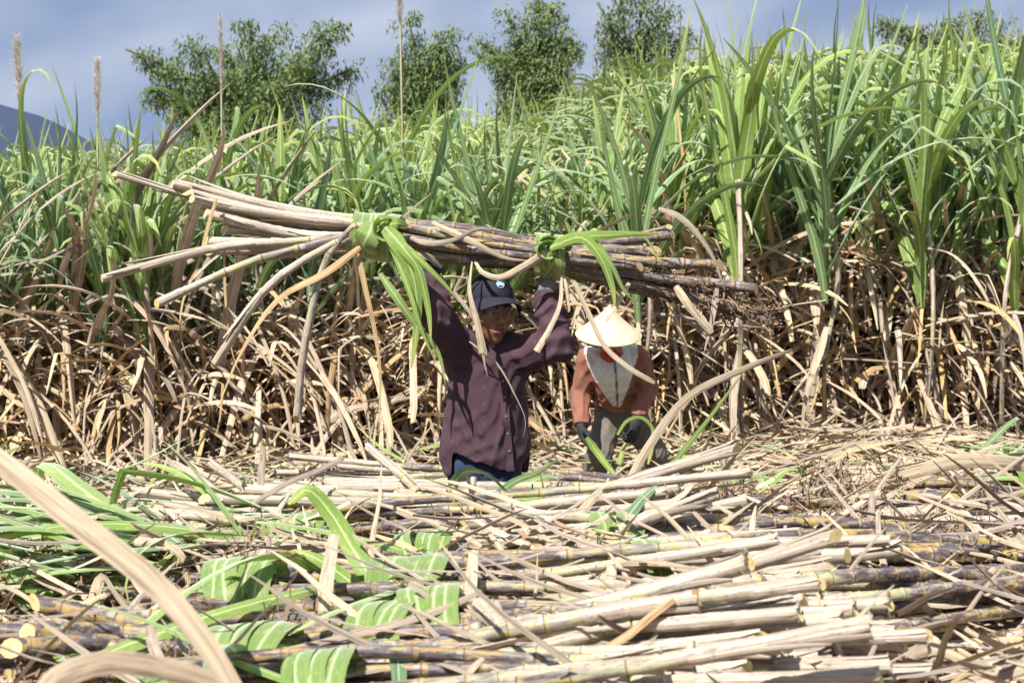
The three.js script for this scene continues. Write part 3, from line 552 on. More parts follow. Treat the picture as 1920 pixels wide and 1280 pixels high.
{
  const skin = [0.235, 0.108, 0.06];
  // head, neck, trunk, arms and legs
  const bodyF = (x, y, z) => {
    let d = cap(x, y, z * zs, V(J.chest.x, J.chest.y, J.chest.z * zs), V(J.pel.x, J.pel.y, J.pel.z * zs), 0.125, 0.13);
    d = smin(d, cap(x, y, z, J.sl, J.sr, 0.045, 0.045), 0.05);
    for (const [a, b, c] of [[J.sl, J.el, J.wl], [J.sr, J.er, J.wr]]) d = smin(d, smin(cap(x, y, z, a, b, 0.047, 0.038), cap(x, y, z, b, c, 0.038, 0.027), 0.02), 0.03);
    for (const [a, b, c] of legs) d = smin(d, smin(cap(x, y, z, a, b, 0.075, 0.05), cap(x, y, z, b, c, 0.05, 0.036), 0.03), 0.03);
    return smin(d, cap(x, y, z, V(J.neck.x, J.neck.y - 0.06, J.neck.z), V(J.head.x, J.head.y - 0.06, J.head.z - 0.03), 0.062, 0.05), 0.04);
  };
  const [lo, hi] = box([...Object.values(J), ...legs.flat()], 0.14);
  const body = nets(bodyF, [lo[0], 0.02, lo[2]], [hi[0], J.wl.y + 0.06, hi[2]], 0.014, (x, y, z) => skin.map((v) => v * (0.9 + 0.2 * fbm(x * 40, y * 40, z * 40, 2))));
  const H = new THREE.Matrix4().makeRotationFromEuler(new THREE.Euler(0.03, 0.42, -0.04, 'YXZ')).scale(V(1.0, 1.02, 1.0)).setPosition(J.head);
  const head = headGeo(skin); head.applyMatrix4(H);
  part('body', mergeGeometries([body, head]), new THREE.MeshPhysicalMaterial({ vertexColors: true, roughness: 0.48, clearcoat: 0.2, clearcoatRoughness: 0.4 }), man);
  const hairMat = phys({ color: rgb(0.012, 0.01, 0.009), roughness: 0.6 });
  const hair = nets((x, y, z) => Math.max(ell(x, y, z, 0, 0.03, -0.02, 0.084, 0.1, 0.098), -ell(x, y, z, 0, -0.02, 0.075, 0.07, 0.062, 0.09), -0.022 - y + 0.04 * (z > 0.01 ? 1 : 0) - 0.01 * fbm(x * 90, z * 90, 1, 2)), [-0.1, -0.06, -0.13], [0.1, 0.14, 0.11], 0.005);
  hair.applyMatrix4(H);
  const fr = []; const rr = rng(4); for (let i = 0; i < 16; i++) { const x = -0.05 + 0.1 * i / 15, z = 0.088 - x * x * 8; fr.push(ribbon([V(x, 0.07, z - 0.008), V(x + 0.003, 0.05, z + 0.002), V(x + (rr() - 0.5) * 0.012, 0.036 - rr() * 0.01, z + 0.003)], (t) => 0.009 * (1.1 - t), { side: V(1, 0, 0) })); }
  const fringe = mergeGeometries(fr); fringe.deleteAttribute('uv'); fringe.applyMatrix4(H);
  part('hair', mergeGeometries([hair, fringe]), hairMat, man);
  for (const s of [-1, 1]) { const b = ribbon([V(s * 0.014, 0.024, 0.0965), V(s * 0.03, 0.0305, 0.0925), V(s * 0.05, 0.0255, 0.0785)], (t) => 0.011 * (1.15 - t), { side: V(0, 1, 0.2), fold: -0.2 }); b.applyMatrix4(H); part('eyebrow', b, hairMat, man); }
  // cap
  const navy = (x, y, z) => { const k = 0.85 + 0.3 * fbm(x * 50, y * 50, z * 50, 3); return [0.009 * k, 0.0105 * k, 0.02 * k]; };
  const crown = nets((x, y, z) => { const o = ell(x, y, z, 0, 0.044, -0.012, 0.09, 0.098, 0.113), seam = 0.0012 * Math.exp(-Math.pow(Math.sin(Math.atan2(x, z + 0.012) * 3) / 0.08, 2)); return smax(Math.max(o + seam, -(ell(x, y, z, 0, 0.042, -0.012, 0.085, 0.093, 0.108))), 0.032 - 0.02 * smooth(0.02, -0.1, z) - y, 0.003); }, [-0.1, 0.0, -0.14], [0.1, 0.16, 0.115], 0.0033, navy);
  const HC = H.clone().multiply(new THREE.Matrix4().makeRotationX(-0.1)).multiply(new THREE.Matrix4().makeTranslation(0, 0.012, 0));
  crown.applyMatrix4(HC);
  const capM = cloth({ roughness: 0.85, sheen: 0 }), capPart = part('cap', crown, capM, man);
  const bp = [], bi = [], n = 20, m = 8, bc = [];
  for (const lay of [0, 1]) for (let j = 0; j <= m; j++) for (let i = 0; i <= n; i++) {
    const a = (i / n * 2 - 1) * 1.28, t = j / m, ext = 0.082 * t * Math.pow(Math.max(0, Math.cos(a * 1.05)), 0.55), x = Math.sin(a) * (0.088 + ext * 0.28), z = -0.012 + Math.cos(a) * 0.111 + ext, y = 0.046 - 0.03 * Math.pow(Math.sin(a), 2) * (0.4 + 0.9 * t) - 0.024 * t * t - lay * 0.005;
    bp.push(x, y, z); bc.push(...navy(x, y, z));
    if (i && j) { const p = lay * (n + 1) * (m + 1) + (j - 1) * (n + 1) + i - 1, q = p + n + 1; lay ? bi.push(p, p + 1, q, p + 1, q + 1, q) : bi.push(p, q, p + 1, p + 1, q, q + 1); }
  }
  for (let i = 0; i < n; i++) { const p = m * (n + 1) + i, q = p + (n + 1) * (m + 1); bi.push(p, q, p + 1, p + 1, q, q + 1); }
  const brim = new THREE.BufferGeometry(); brim.setAttribute('position', new THREE.Float32BufferAttribute(bp, 3)); brim.setAttribute('color', new THREE.Float32BufferAttribute(bc, 3)); brim.setIndex(bi); brim.computeVertexNormals(); brim.applyMatrix4(HC);
  part('brim', brim, capM, capPart);
  const em = []; for (let i = 0; i < 7; i++) { const g = new THREE.SphereGeometry(1, 8, 6); g.scale(0.0042, 0.0085, 0.002); g.translate(0, 0.008, 0); g.rotateZ((i - 3) * 0.5); em.push(g); }
  { const g = new THREE.TorusGeometry(0.0155, 0.0017, 5, 20); g.translate(0, 0.004, 0); em.push(g); }
  const emblem = mergeGeometries(em); emblem.rotateX(-0.42); emblem.translate(0, 0.09, 0.091); emblem.applyMatrix4(HC);
  part('emblem', emblem, phys({ color: rgb(0.36, 0.46, 0.62), roughness: 0.7 }), capPart);
  // shirt
  const maroon = (x, y, z) => { const k = 0.8 + 0.5 * fbm(x * 7, y * 7, z * 7, 3), d = fbm(x * 130, y * 130, z * 130, 2) > 0.785 ? 0.03 : 0; return [0.052 * k + d, 0.0235 * k + d, 0.033 * k + d]; };
  const [slo, shi] = box(Object.values(J).filter((p) => p !== J.head), 0.13);
  const shirt = part('shirt', nets(shirtF, [slo[0], 0.82, slo[2] - 0.04], [shi[0], J.wl.y + 0.06, shi[2] + 0.04], 0.0085, maroon), cloth(), man);
  const front = (x, y) => { let z = 0.32; for (let i = 0; i < 120; i++) { const d = shirtF(x, y, z); if (d < 0.0015) break; z -= Math.max(0.0015, d * 0.6); } return z; };
  const clothMat = phys({ color: rgb(0.056, 0.0255, 0.036), roughness: 0.92, sheen: 0.25 });
  { const p = []; for (let y = hem(placketX(mj(0, 875).y), 0.1) + 0.006; y < mj(0, 690).y; y += 0.016) p.push(V(placketX(y), y, front(placketX(y), y) + 0.004)); part('placket', ribbon(p, 0.032, { side: V(1, 0, 0), fold: -0.12 }), clothMat, shirt); }
  for (const py of [682, 708, 738, 772, 804, 836]) { const y = mj(0, py).y, x = placketX(y) + 0.003, g = new THREE.CylinderGeometry(0.0058, 0.0058, 0.003, 10); g.rotateX(Math.PI / 2); g.translate(x, y, front(x, y) + 0.008); part('button', g, phys({ color: rgb(0.10, 0.13, 0.2), roughness: 0.35 }), shirt); }
  { // chest pocket
    const a = mj(962, 690), b = mj(986, 732), pp = [], pi = [], N = 8; for (let j = 0; j <= N; j++) for (let i = 0; i <= N; i++) { const x = lerp(a.x, b.x, i / N), y = lerp(a.y, b.y, j / N) - (i / N) * 0.012 * 0; pp.push(x, y, front(x, y) + 0.0055); if (i && j) { const k = (j - 1) * (N + 1) + i - 1, l = k + N + 1; pi.push(k, l, k + 1, k + 1, l, l + 1); } }
    const g = new THREE.BufferGeometry(); g.setAttribute('position', new THREE.Float32BufferAttribute(pp, 3)); g.setIndex(pi); g.computeVertexNormals(); part('pocket', g, clothMat, shirt);
  }
  { // open collar
    const c = V(J.neck.x, J.neck.y, J.neck.z - 0.012);
    for (const s of [-1, 1]) {
      const pp = [], pi = [], N = 14, M = 4;
      for (let j = 0; j <= M; j++) for (let i = 0; i <= N; i++) { const a = s * lerp(0.42, Math.PI, i / N), t = j / M, r = 0.061 + 0.026 * t, tip = Math.exp(-Math.pow(i / N / 0.16, 2)); pp.push(c.x + 0.01 + Math.sin(a) * r * 1.08, c.y + 0.034 - 0.036 * t - 0.018 * (1 - i / N) - 0.024 * tip * t + 0.004 * Math.sin(i * 1.3), c.z + Math.cos(a) * r * 1.12 + 0.02 * tip * t); if (i && j) { const k = (j - 1) * (N + 1) + i - 1, l = k + N + 1; pi.push(k, l, k + 1, k + 1, l, l + 1); } }
      const g = new THREE.BufferGeometry(); g.setAttribute('position', new THREE.Float32BufferAttribute(pp, 3)); g.setIndex(pi); g.computeVertexNormals(); part('collar', g, clothMat, shirt);
    }
  }
  // trousers and boots
  const tr = (x, y, z) => { let d = ell(x, y, z, J.pel.x, J.pel.y + 0.0, J.pel.z, 0.136, 0.15, 0.1); for (const [a, b, c] of legs) d = smin(d, smin(cap(x, y, z, a, b, 0.082, 0.076), cap(x, y, z, b, c, 0.076, 0.07), 0.03), 0.05); d -= 0.006 * Math.pow(Math.abs(Math.sin(x * 55 + 4 * fbm(x * 8, y * 5, z * 8, 2) + y * 9)), 2); return Math.max(d, 0.08 - y, y - J.pel.y - 0.1); };
  const [tlo, thi] = box([J.pel, ...legs.flat()], 0.2);
  part('trousers', nets(tr, [tlo[0], 0.06, tlo[2]], [thi[0], J.pel.y + 0.14, thi[2]], 0.012, (x, y, z) => { const k = 0.8 + 0.4 * fbm(x * 14, y * 14, z * 14, 3); return [0.022 * k, 0.03 * k, 0.075 * k]; }), cloth(), man);
  for (const [, , c] of legs) part('boot', nets((x, y, z) => Math.max(smin(cap(x, y, z, V(c.x, 0.04, c.z), V(c.x, 0.04, c.z + 0.15), 0.047, 0.04), cap(x, y, z, V(c.x, 0.05, c.z), V(c.x, 0.2, c.z), 0.05, 0.05), 0.03), -y), [c.x - 0.08, -0.02, c.z - 0.08], [c.x + 0.08, 0.27, c.z + 0.22], 0.01), phys({ color: rgb(0.03, 0.03, 0.03), roughness: 0.5 }), man);
  // work gloves
  const gcol = (base) => (x, y, z) => { const k = 0.75 + 0.5 * fbm(x * 90, y * 90, z * 90, 3); return base.map((v) => v * k); };
  const gl = handGeo([0.35, 0.7, 0.5], gcol([0.02, 0.02, 0.024])); gl.applyMatrix4(frame(V(-0.78, 0.62, 0.05), V(0.3, 0.5, -0.8), J.wl.clone().add(V(-0.005, 0.005, 0)))); part('glove', gl, cloth({ roughness: 0.8 }), man).userData.label = 'dark work glove under the left end of the bundle';
  const gr = handGeo([0.55, 0.8, 0.6], gcol([0.17, 0.16, 0.14])); gr.applyMatrix4(frame(V(0.12, 1, 0.02), V(0.75, 0.1, -0.65), J.wr.clone().add(V(0, 0.0, 0)))); const gp = part('glove', gr, cloth({ roughness: 0.85 }), man); gp.userData.label = 'grey knitted glove with a blue cuff edge';
  const cuff = new THREE.TorusGeometry(0.0365, 0.0042, 6, 24); cuff.rotateX(Math.PI / 2); cuff.applyMatrix4(frame(J.wr.clone().sub(J.er), V(0.75, 0.1, -0.65), J.wr.clone().add(V(0, 0.004, 0)))); part('cuff_edge', cuff, phys({ color: rgb(0.02, 0.05, 0.3), roughness: 0.8 }), gp);
}

// ---------- worker in the conical hat ----------
const WRK = V((1168 - 960) / FOCAL * 10, ground(0.74, -10), -10);
const wj = (px, py, dz = 0) => at(px, py, 10 - dz).sub(WRK);
{
  const w = thing('person', WRK, 'worker in conical hat and brown and white jacket bending down', 'person');
  const K = { sl: wj(1104, 672, 0.14), el: wj(1088, 738, 0.1), wl: wj(1090, 798, 0.27), sr: wj(1196, 668, 0.14), er: wj(1216, 728, 0.12), wr: wj(1194, 786, 0.28), neck: wj(1147, 662, 0.25), head: wj(1145, 640, 0.36), chest: wj(1149, 692, 0.17), pel: wj(1163, 768, -0.08) };
  const L = [[wj(1142, 785, -0.08), wj(1122, 858, 0.1), wj(1106, 935, -0.05)], [wj(1188, 785, -0.08), wj(1226, 848, 0.06), wj(1248, 930, -0.16)]];
  for (const l of L) l[2].y = Math.max(l[2].y, 0.07);
  const skin = [0.25, 0.13, 0.08];
  const bodyF = (x, y, z) => {
    let d = cap(x, y, z, K.chest, K.pel, 0.11, 0.115); d = smin(d, cap(x, y, z, K.sl, K.sr, 0.045, 0.045), 0.05);
    for (const [a, b, c] of [[K.sl, K.el, K.wl], [K.sr, K.er, K.wr]]) d = smin(d, smin(cap(x, y, z, a, b, 0.045, 0.036), cap(x, y, z, b, c, 0.036, 0.027), 0.02), 0.03);
    for (const [a, b, c] of L) d = smin(d, smin(cap(x, y, z, a, b, 0.07, 0.05), cap(x, y, z, b, c, 0.05, 0.036), 0.03), 0.03);
    return smin(d, cap(x, y, z, K.chest, K.head, 0.06, 0.05), 0.04);
  };
  const [lo, hi] = box([...Object.values(K), ...L.flat()], 0.15), sc = (x, y, z) => skin;
  const H = new THREE.Matrix4().makeRotationFromEuler(new THREE.Euler(0.62, -0.05, 0.02, 'YXZ')).setPosition(K.head);
  const head = headGeo(skin); head.applyMatrix4(H);
  part('body', mergeGeometries([nets(bodyF, [lo[0], 0.02, lo[2]], hi, 0.016, sc), head]), new THREE.MeshPhysicalMaterial({ vertexColors: true, roughness: 0.55 }), w);
  const mask = nets((x, y, z) => Math.max(ell(x, y, z, 0, -0.05, 0.03, 0.075, 0.072, 0.09), y + 0.005, -0.02 - z), [-0.1, -0.15, -0.05], [0.1, 0.02, 0.15], 0.006); mask.applyMatrix4(H);
  part('face_mask', mask, phys({ color: rgb(0.32, 0.03, 0.03), roughness: 0.9 }), w);
  // jacket
  const jb = (x, y, z) => {
    let d = cap(x, y, z, K.chest, V(K.pel.x - 0.01, K.pel.y + 0.05, K.pel.z + 0.04), 0.142, 0.15); d = smin(d, cap(x, y, z, K.sl, K.sr, 0.062, 0.062), 0.06);
    d = smin(d, smin(cap(x, y, z, K.sl, K.el, 0.068, 0.06), cap(x, y, z, K.el, K.wl, 0.06, 0.046), 0.02), 0.04);
    d = smin(d, smin(cap(x, y, z, K.sr, K.er, 0.068, 0.06), cap(x, y, z, K.er, K.wr, 0.06, 0.046), 0.02), 0.04);
    return d;
  };
  const along = (x, y, z, a, b) => { const q = b.clone().sub(a).normalize(); return (x - b.x) * q.x + (y - b.y) * q.y + (z - b.z) * q.z; };
  const jac = (x, y, z) => {
    let d = jb(x, y, z); if (d < 0.06) d -= 0.014 * foldNoise(x + 4, y, z, 7);
    const hemY = wj(0, 764, 0.05).y - 0.09 * (x - K.pel.x + 0.05); d = smax(d, (Math.abs(x - K.pel.x) < 0.17 ? hemY - 0.3 * 0 - y : -1), 0.01);
    for (const [a, b] of [[K.el, K.wl], [K.er, K.wr]]) if (Math.hypot(x - b.x, y - b.y, z - b.z) < 0.11) d = smax(d, along(x, y, z, a, b), 0.005);
    return smax(d, -cap(x, y, z, K.neck, K.head, 0.06, 0.06), 0.01);
  };
  const px = (x, z) => 960 + (x + WRK.x) / (10 - z) * FOCAL, py = (y, z) => 367 + (EYE - (y + WRK.y)) / (10 - z) * FOCAL;
  const A = wj(1094, 660).x, B = wj(1192, 655).x, yT = wj(0, 655).y, yB = wj(0, 756).y, xm = wj(1158, 0).x;
  part('jacket', nets(jac, [lo[0], wj(0, 830).y, lo[2]], hi, 0.0095, (x, y, z) => {
    const t = clamp((yT - y) / (yT - yB)), l = lerp(A, xm - 0.02, Math.pow(t, 1.5)), r = lerp(B, xm + 0.03, Math.pow(t, 1.1)), k = 0.85 + 0.3 * fbm(x * 30, y * 30, z * 30, 3), armd = Math.min(cap(x, y, z, K.sl, K.el, 0.075, 0.068), cap(x, y, z, K.sr, K.er, 0.075, 0.068));
    const white = x > l && x < r && z > 0.1 && armd > -0.01 && y > yB;
    if (white && Math.abs(x - lerp(wj(1150, 0).x, wj(1160, 0).x, t)) < 0.007) return [0.12, 0.09, 0.07];
    return white ? [0.60 * k, 0.58 * k, 0.52 * k] : [0.225 * k, 0.09 * k, 0.058 * k];
  }), cloth({ roughness: 0.95 }), w);
  const tr = (x, y, z) => { let d = ell(x, y, z, K.pel.x, K.pel.y, K.pel.z, 0.165, 0.14, 0.14); for (const [a, b, c] of L) d = smin(d, smin(cap(x, y, z, a, b, 0.098, 0.08), cap(x, y, z, b, c, 0.08, 0.072), 0.03), 0.05); d -= 0.01 * foldNoise(x, y * 1.2, z, 3); return Math.max(d, 0.06 - y); };
  part('trousers', nets(tr, [lo[0], 0.03, lo[2] - 0.06], [hi[0], K.pel.y + 0.2, hi[2]], 0.011, (x, y, z) => { const k = 0.75 + 0.5 * fbm(x * 12, y * 12, z * 12, 3); return [0.135 * k, 0.115 * k, 0.095 * k]; }), cloth(), w);
  for (const [, , c] of L) part('boot', nets((x, y, z) => Math.max(smin(cap(x, y, z, V(c.x, 0.045, c.z), V(c.x, 0.04, c.z + 0.15), 0.047, 0.04), cap(x, y, z, V(c.x, 0.05, c.z), V(c.x, 0.16, c.z), 0.05, 0.05), 0.03), -y), [c.x - 0.08, -0.02, c.z - 0.08], [c.x + 0.08, 0.24, c.z + 0.22], 0.012), phys({ color: rgb(0.03, 0.03, 0.03), roughness: 0.6 }), w);
  const gm = cloth({ roughness: 0.8 }), black = (x, y, z) => [0.014, 0.014, 0.016].map((v) => v * (0.7 + 0.6 * fbm(x * 80, y * 80, z * 80, 2)));
  const g1 = handGeo([0.5, 0.7, 0.5], black, 0.06); g1.scale(1.1, 1.1, 1.1); g1.applyMatrix4(frame(V(0.12, -0.9, 0.4), V(0.9, 0.1, 0.1), K.wl)); part('glove', g1, gm, w);
  const g2 = handGeo([0.6, 0.9, 0.6], black, 0.06); g2.scale(1.1, 1.1, 1.1); g2.applyMatrix4(frame(V(-0.2, -0.85, 0.45), V(-0.6, -0.1, -0.6), K.wr)); part('glove', g2, gm, w);
  // palm-leaf hat
  const prof = [], hh = 0.21, rr = 0.212; for (let i = 0; i <= 16; i++) { const t = i / 16; prof.push(new THREE.Vector2(Math.max(0.0005, rr * t), hh * (1 - t) - 0.012 * Math.sin(Math.PI * t) + 0.003 * Math.sin(t * 95))); }
  for (let i = 16; i >= 0; i--) { const t = i / 16; prof.push(new THREE.Vector2(Math.max(0.0004, rr * t - 0.003), hh * (1 - t) - 0.012 * Math.sin(Math.PI * t) - 0.007)); }
  const hat = new THREE.LatheGeometry(prof, 72), palm = tex(512, 128, (u, v) => { const a = fbm(u * 150, v * 4, 1, 3), b = fbm(u * 20, v * 14, 5, 3); const ring = Math.abs((v * 34) % 1 - 0.5) < 0.06 ? 10 : 0; return mix3([210, 196, 164], [182, 164, 128], clamp((a - 0.35) * 1.6 + (b - 0.5))).map((c) => c - ring); });
  const hm = new THREE.Matrix4().makeRotationFromEuler(new THREE.Euler(0.27, 0, -0.02)).setPosition(wj(1141, 627, 0.36));
  hat.applyMatrix4(hm); const hp = part('conical_hat', hat, phys({ map: palm, roughness: 0.7 }), w);
  const rimG = new THREE.TorusGeometry(rr, 0.005, 6, 60); rimG.rotateX(Math.PI / 2); rimG.applyMatrix4(hm); part('rim', rimG, phys({ color: rgb(0.5, 0.4, 0.24), roughness: 0.7 }), hp);
  const strap = [V(-0.085, 0.03, 0), V(-0.08, -0.08, 0.03), V(-0.02, -0.12, 0.06), V(0.02, -0.12, 0.06), V(0.08, -0.08, 0.03), V(0.085, 0.03, 0)].map((p) => p.applyMatrix4(H)); part('chin_strap', ribbon(smoothPts(strap, 20), 0.012, { side: V(0, 0.3, 1) }), phys({ color: rgb(0.05, 0.03, 0.03), roughness: 0.9 }), w);
}

// ---------- cane bundles ----------
const dir = (a, b) => b.clone().sub(a).normalize();
// a leaf laid through photograph points [px, py, distance]; facing: how its face turns
function leafThrough(list, W, { n = 16, shape = blade(W), fold = 0.25, twist = 0.5, facing = V(0, 0.35, 1), sharp = false, curl = 0.3 } = {}) {
  const p = list.map((q) => at(...q)), pts = sharp ? p.flatMap((a, i) => i ? Array.from({ length: 4 }, (_, k) => p[i - 1].clone().lerp(a, (k + 1) / 4)) : [a]) : smoothPts(p, n), T = dir(pts[0], pts[1]), o = pts[0].clone();
  const side = T.clone().cross(facing).normalize(); pts.forEach((q) => q.sub(o));
  return [ribbon(pts, shape, { fold, twist, side, curl }), o];
}
const knotGeo = [0, 1, 2].map((k) => { const r = rng(60 + k), gs = []; for (let i = 0; i < 7; i++) { const pts = []; let a = r() * 6.283, e = (r() - 0.5) * 2; for (let j = 0; j <= 8; j++) { const th = a + j * 0.62; pts.push(V(Math.cos(th) * 0.024, Math.sin(th) * 0.02 + e * 0.012, Math.sin(th * 0.7 + e) * 0.02)); } gs.push(ribbon(pts, 0.017, { fold: 0.5, side: V(r(), r(), 1) })); } return mergeGeometries(gs); });
function bandGeo(c, ax, ry, rz, W, seed, sag = 0) { // strips of leaf wound round a bundle
  const up = V(0, 1, 0).addScaledVector(ax, -ax.y).normalize(), out = ax.clone().cross(up).normalize(), gs = [], r = rng(seed);
  for (let s = 0; s < 4; s++) {
    const pts = [], off = (s - 1.5) * W * 0.36, sl = (r() - 0.5) * 0.05, grow = 1.0 + 0.03 * s + r() * 0.03;
    for (let i = 0; i <= 30; i++) { const a = i / 30 * 6.283; pts.push(c.clone().addScaledVector(ax, off + sl * Math.sin(a) + 0.006 * Math.sin(a * 3 + s)).addScaledVector(up, Math.sin(a) * ry * grow - sag * (Math.sin(a) < 0 ? 1 : 0)).addScaledVector(out, Math.cos(a) * rz * grow)); }
    gs.push(ribbon(pts, W * (0.55 + r() * 0.2), { side: ax, fold: 0.1 }));
  }
  return mergeGeometries(gs);
}
function fitCane(g, a, b, roll) { const X = dir(a, b), Z = V(0, 0.2, 1); Z.addScaledVector(X, -Z.dot(X)).normalize(); const Y = Z.clone().cross(X), m = new THREE.Quaternion().setFromAxisAngle(V(1, 0, 0), roll); return new THREE.Quaternion().setFromRotationMatrix(new THREE.Matrix4().makeBasis(X, Y, Z)).multiply(m); }
// stalks of unit length along +x, butt at 0
const STALK = []; for (let k = 0; k < 12; k++) { const r = rng(210 + k), b = (r() - 0.5) * 0.05, c = (r() - 0.5) * 0.05; STALK.push([caneGeo([V(0, 0, 0), V(0.35, b, c), V(0.68, b * 0.7 + (r() - 0.5) * 0.02, c * 0.5), V(1, (r() - 0.5) * 0.03, (r() - 0.5) * 0.03)], 0.0096 * (0.88 + r() * 0.26), k % 4, 0.0, 0.86 + 0.12 * r(), 31 + k, 7), k % 4]); }
const fibreGeo = [0, 1, 2].map((k) => { const r = rng(77 + k), gs = []; for (let i = 0; i < 26; i++) { const a = r() * 6.283, x = r() * 0.09, p = V(x, Math.cos(a) * 0.017, Math.sin(a) * 0.017), q = p.clone().add(V(r() * 0.07 - 0.03, Math.cos(a) * 0.03 * r(), Math.sin(a) * 0.03 * r())), s = q.clone().add(V((r() - 0.5) * 0.05, -r() * 0.03, (r() - 0.5) * 0.03)); gs.push(ribbon([p, q, s], 0.0035, { side: V(0, 1, 1) })); } return mergeGeometries(gs); });
const flat = [];
{
  for (let i = 0; i < 14; i++) {
    const r = rng(1200 + i), L = 0.35 + r() * 0.6, n = 9, pts = [V(0, 0, 0)]; let a = (r() - 0.5) * 0.4, b = 0; const kk = 2 + Math.floor(r() * 6);
    for (let k = 1; k <= n; k++) { a += (r() - 0.5) * 0.25; b += (r() - 0.5) * 0.25; if (k === kk && r() < 0.6) { a += (r() - 0.5) * 1.8; b += (r() - 0.5) * 1.2; } pts.push(pts[k - 1].clone().add(V(Math.cos(a) * Math.cos(b), Math.sin(a) * 0.6, Math.sin(b)).multiplyScalar(L / n))); }
    pts.forEach((p) => p.x -= L / 2);
    flat.push(ribbon(pts, i % 3 ? blade(0.018 + r() * 0.024, 0.35) : stub(0.016 + r() * 0.022), { fold: 0.2 + r() * 0.6, twist: (r() - 0.5) * 3, side: V(0, r() * 0.6, 1), curl: 0.6 }));
  }
}
function bundle(butt, top, n, rad, ties, label, seed, { flat = 0.75, fan = 1.7, green = 1, group = 'cut cane bundles lying in the heap' } = {}) {
  const A = at(...butt), B = at(...top), ax = dir(A, B), L = A.distanceTo(B), g = thing('cane_bundle', A, label, 'cane bundle', group), r = rng(seed);
  const up = V(0, 1, 0).addScaledVector(ax, -ax.y).normalize(), out = ax.clone().cross(up).normalize();
  for (let i = 0; i < n; i++) {
    const q = Math.sqrt((i + 0.5) / n), a = i * 2.39996 + r() * 0.5, ou = Math.sin(a) * q * rad * flat, oo = Math.cos(a) * q * rad;
    const tw = ties.length ? ties.reduce((s, t) => s + t[0], 0) / ties.length : 0.35, ja = (r() - 0.5) * 0.28 * Math.min(1, L / 1.6), jb = (r() - 0.5) * 0.5;
    const wild = r() < 0.28 ? 2.4 : 1, su = ou * (fan - 1) * 0.8 + (r() - 0.36) * 0.08 * fan * wild, so = oo * (fan - 1) * 0.8 + (r() - 0.5) * 0.12 * fan * wild;
    const a0 = ax.clone().multiplyScalar(ja).addScaledVector(up, ou - su * tw).addScaledVector(out, oo - so * tw), b0 = ax.clone().multiplyScalar(L + jb - 0.1).addScaledVector(up, ou + su * (1 - tw)).addScaledVector(out, oo + so * (1 - tw));
    const [geo, k] = STALK[Math.floor(r() * 12)], len = a0.distanceTo(b0), c = part('cane', geo, caneMat[k], g);
    c.position.copy(a0); c.quaternion.copy(fitCane(geo, a0, b0, (r() - 0.5) * 1.6)); const th = (0.0172 / 0.0096) * (0.9 + r() * 0.2); c.scale.set(len, th, th);
    if (r() < 0.4) { const f = part('root_fibre', fibreGeo[i % 3], fibreMat, g); f.position.copy(a0); f.quaternion.copy(c.quaternion); f.scale.setScalar(0.9 + r() * 0.7); }
  }
  for (let i = 0; i < 7; i++) { // dead blades still caught in the bundle
    const m = part('dry_leaf', flat[Math.floor(r() * 14)], DRY[Math.floor(r() * 5)], g), t = r();
    m.position.copy(ax).multiplyScalar(L * t).addScaledVector(up, rad * flat * (0.7 + r() * 0.5)).addScaledVector(out, (r() - 0.5) * 2 * rad); m.rotation.set((r() - 0.5) * 1.2, (r() - 0.5) * 1.4, (r() - 0.5) * 0.5); m.scale.setScalar(0.6 + r() * 0.7);
  }
  for (const [t, tails, w] of ties) {
    const c = ax.clone().multiplyScalar(L * t), e = 1.06, tie = part('leaf_tie', bandGeo(c, ax, rad * flat * e + 0.024, rad * e + 0.024, w ?? 0.085, seed + Math.round(t * 100)), GREEN[green], g);
    const kp = c.clone().addScaledVector(up, rad * flat * e * 0.75).addScaledVector(out, Math.sign(out.z || 1) * rad * e * 0.75);
    const kn = part('knot', knotGeo[seed % 3], FRESH, tie); kn.position.copy(kp);
    for (let i = 0; i < tails; i++) {
      const az = (r() - 0.5) * 2.6 + (i % 2 ? Math.PI : 0), l = part('loose_end', poolGreen[(i * 7 + seed) % 22], i % 2 ? FRESH : GREEN[(seed + i) % 3], tie);
      l.position.copy(kp); l.rotation.set((r() - 0.5) * 0.5, az, -0.9 - r() * 0.8, 'YXZ'); l.scale.set(0.28 + r() * 0.2, 0.28 + r() * 0.2, 0.6);
    }
  }
  return g;
}
bundle([1600, 966, 5.25], [520, 962, 5.35], 20, 0.085, [[0.3, 3], [0.62, 4]], 'farthest cane bundle in the heap, directly in front of the man', 1);
bundle([1790, 980, 4.95], [660, 978, 5.0], 18, 0.09, [[0.22, 2], [0.66, 5]], 'cane bundle in front of the man tied with a large green leaf knot', 2);
bundle([1560, 990, 4.75], [250, 985, 4.7], 20, 0.09, [[0.3, 2], [0.75, 1]], 'cane bundle with bleached white tops pointing left past the green leaves', 3);
bundle([345, 1040, 4.4], [1390, 975, 4.45], 20, 0.09, [[0.2, 2, 0.1]], 'cane bundle whose straw tops rise to the right before the hat worker', 4, { fan: 1.9 });
bundle([1790, 1010, 4.3], [860, 1040, 4.15], 20, 0.095, [[0.7, 1]], 'dark cane bundle with root ends at the right middle of the heap', 5);
bundle([300, 1085, 3.98], [1560, 1050, 3.95], 22, 0.1, [[0.4, 3, 0.07]], 'cane bundle behind the tall upright dead leaf, centre of the heap', 6);
bundle([1930, 1060, 3.9], [1010, 1105, 3.7], 20, 0.1, [[0.75, 1]], 'dark cane bundle with root ends at the right edge of the heap', 7);
bundle([330, 1130, 3.55], [1640, 1128, 3.5], 24, 0.1, [[0.1, 1, 0.1], [0.33, 6, 0.11]], 'cane bundle with a fan of big green leaves at its tie', 8);
bundle([40, 1195, 3.2], [1560, 1190, 3.3], 22, 0.1, [[0.5, 3]], 'cane bundle with round cut ends showing at the left edge', 9);
